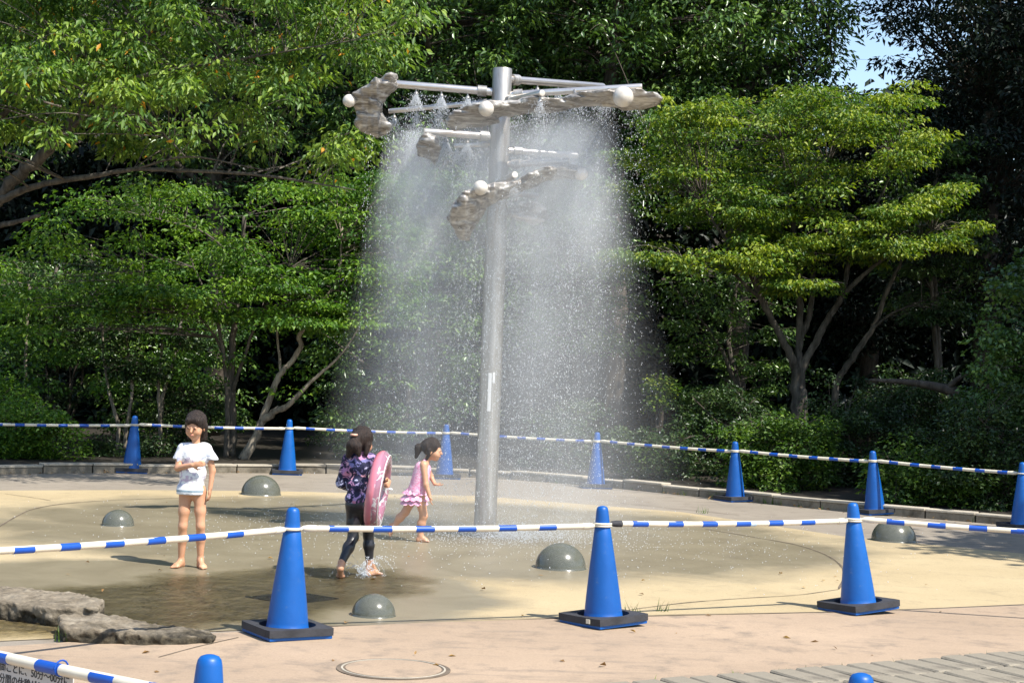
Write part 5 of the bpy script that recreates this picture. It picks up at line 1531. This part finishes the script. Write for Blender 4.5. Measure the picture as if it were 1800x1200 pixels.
# short cones of spray under the heads of the upper left tubes
cp = []
for p, i in NOZ:
    n = 1500 if i in (0, 5) else 500
    z = np.abs(rng.normal(0, .085, n))
    a = rng.uniform(0, 2 * np.pi, n); r = z * (0.1 + 0.5 * np.sqrt(rng.random(n))) + np.abs(rng.normal(0, .008, n))
    cp.append(np.array(p) + np.stack([r * np.cos(a), r * np.sin(a), -z], 1))
cp = np.concatenate(cp)
drops('spray_cones', cp, rng.uniform(.0012, .0032, len(cp)), rng.uniform(1, 2, len(cp)), 'dense white spray cones just under the spray heads')
st = []
for (xa, ya, xb, yb, dd, m) in ((800, 395, 860, 420, -.5, 12), (690, 235, 640, 232, -.1, 6), (1000, 318, 1030, 318, -.2, 5), (800, 215, 860, 210, -.45, 8), (880, 205, 1100, 190, -.45, 16), (765, 290, 750, 280, -.2, 3)):
    for q in range(m):
        u = rng.random(); c = np.array(FO + fp(xa + (xb - xa) * u, ya + (yb - ya) * u, dd + rng.normal(0, .05)))
        n = 45; tq = np.sqrt(rng.random(n)) * rng.uniform(.3, .75)
        st.append(c + np.stack([rng.normal(0, .006, n) + rng.normal(0, .05) * tq, rng.normal(0, .006, n), -4.9 * tq ** 2 - .2 * tq], 1))
st = np.concatenate(st); st = st[st[:, 2] > .02]
drops('water_drips', st, rng.uniform(.0012, .0026, len(st)), rng.uniform(1.5, 5, len(st)), 'thin strings of water dripping off the cast metal leaves')
# splash where the water lands round the post
n = 4200
a = rng.uniform(0, 2 * np.pi, n); r = np.abs(rng.normal(0.10, 0.42, n)) + .05
cx, cy = PB.x + 0.22, PB.y - .05
z = np.abs(rng.normal(0, .055, n)) * np.exp(-(r / .7) ** 2) + .012
pos = np.stack([cx + r * np.cos(a), cy + .8 * r * np.sin(a), z], 1)
n2 = 3000
p2 = np.stack([rng.normal(-.3, 1.5, n2), rng.normal(15.2, 1.3, n2), .012 + np.abs(rng.normal(0, .03, n2))], 1)
pos = np.concatenate([pos, p2])
drops('landing_splash', pos, rng.uniform(.0015, .0048, len(pos)), np.ones(len(pos)), 'white splash where the shower hits the pad round the post')
# splash at the girl's front foot
sp = []
for q in range(34):
    a = rng.uniform(0, 2 * np.pi); vv = rng.uniform(.35, .95); vz = rng.uniform(.5, 1.7)
    for tq in np.arange(0.01, 0.30, 0.012):
        zz = vz * tq - 4.9 * tq * tq
        if zz > 0:
            sp.append((D(648, 1008, 12.05).x - .03 + vv * math.cos(a) * tq, 12.02 + vv * math.sin(a) * tq, zz + .012))
sp = np.array(sp); sp += rng.normal(0, .004, sp.shape)
drops('foot_splash', sp, rng.uniform(.0018, .0045, len(sp)), rng.uniform(.9, 1.6, len(sp)), "splash kicked up round the girl's front foot")

# mist: real volume of fine drops below the spray heads
def mist(name, prof, dens, label, cxy, low=1.0, sc=1.0):
    mb = MB().lathe(prof, 28)
    t = NT(name + '_mat')
    t.t.nodes.remove(t.b)
    pv = t.n('VolumePrincipled')
    pv.inputs['Color'].default_value = (0.93, 0.96, 0.99, 1)
    pv.inputs['Anisotropy'].default_value = 0.0
    sx = t.n('SeparateXYZ'); t.l(t.coord(), sx.inputs[0])
    rr = t.math('SQRT', t.math('ADD', t.math('MULTIPLY', sx.outputs[0], sx.outputs[0]), t.math('MULTIPLY', sx.outputs[1], sx.outputs[1])))
    zt, zb = max(p[1] for p in prof), min(p[1] for p in prof)
    un = t.math('DIVIDE', t.math('SUBTRACT', sx.outputs[2], zb), zt - zb)            # 0 at the pad, 1 at the heads
    rmax = t.math('ADD', prof[0][0] if prof[0][1] < prof[-1][1] else prof[-1][0], t.math('MULTIPLY', un, (dict((p[1], p[0]) for p in prof)[zt] - dict((p[1], p[0]) for p in prof)[zb])))
    q = t.math('DIVIDE', rr, rmax)
    fall = t.ramp(q, [(0.0, (1, 1, 1, 1)), (0.35, (0.75, 0.75, 0.75, 1)), (0.7, (0.28, 0.28, 0.28, 1)), (0.98, (0, 0, 0, 1))])
    hgt = t.ramp(un, [(0.0, (0.14 * low,) * 3 + (1,)), (0.25, (0.17 * low,) * 3 + (1,)), (0.6, (0.38 * low,) * 3 + (1,)), (0.85, (1, 1, 1, 1)), (0.95, (0.8, 0.8, 0.8, 1)), (1.0, (0, 0, 0, 1))])
    nz = t.ramp(t.noise(2.2 * sc, 3, 0.55, t.coord((1, 1, 0.28)), 0.3), [(0.30, (0.15, 0.15, 0.15, 1)), (0.68, (1, 1, 1, 1))])
    t.l(t.math('MULTIPLY', t.math('MULTIPLY', t.math('MULTIPLY', fall, hgt), nz), dens), pv.inputs['Density'])
    t.l(pv.outputs[0], t.out.inputs['Volume'])
    o = mb.build(name, t.m, None, False, (cxy[0], cxy[1], 0))
    return tag(o, label, 'mist', None, 'stuff')
mist('water_mist', [(2.0, 0.02), (1.68, 1.4), (1.38, 2.6), (1.1, 3.6), (0.95, 3.72)], 1.35, 'white mist hanging in the falling shower around the post', (PB.x + 0.12, PB.y))
pl = FO + fp(735, 225, 0.0); pr_ = FO + fp(1000, 200, -0.2)
mist('mist_plume', [(0.95, 0.05), (0.75, 1.4), (0.58, 2.4), (0.38, pl.z - 0.15), (0.30, pl.z + 0.03)], 5.0, 'brighter plume of mist under the left cast leaf', (pl.x, pl.y), 0.4, 1.6)
mist('mist_plume', [(1.05, 0.05), (0.88, 1.4), (0.72, 2.6), (0.56, pr_.z - 0.15), (0.46, pr_.z + 0.03)], 3.2, 'brighter plume of mist under the long right cast leaf', (pr_.x, pr_.y), 0.4, 1.6)
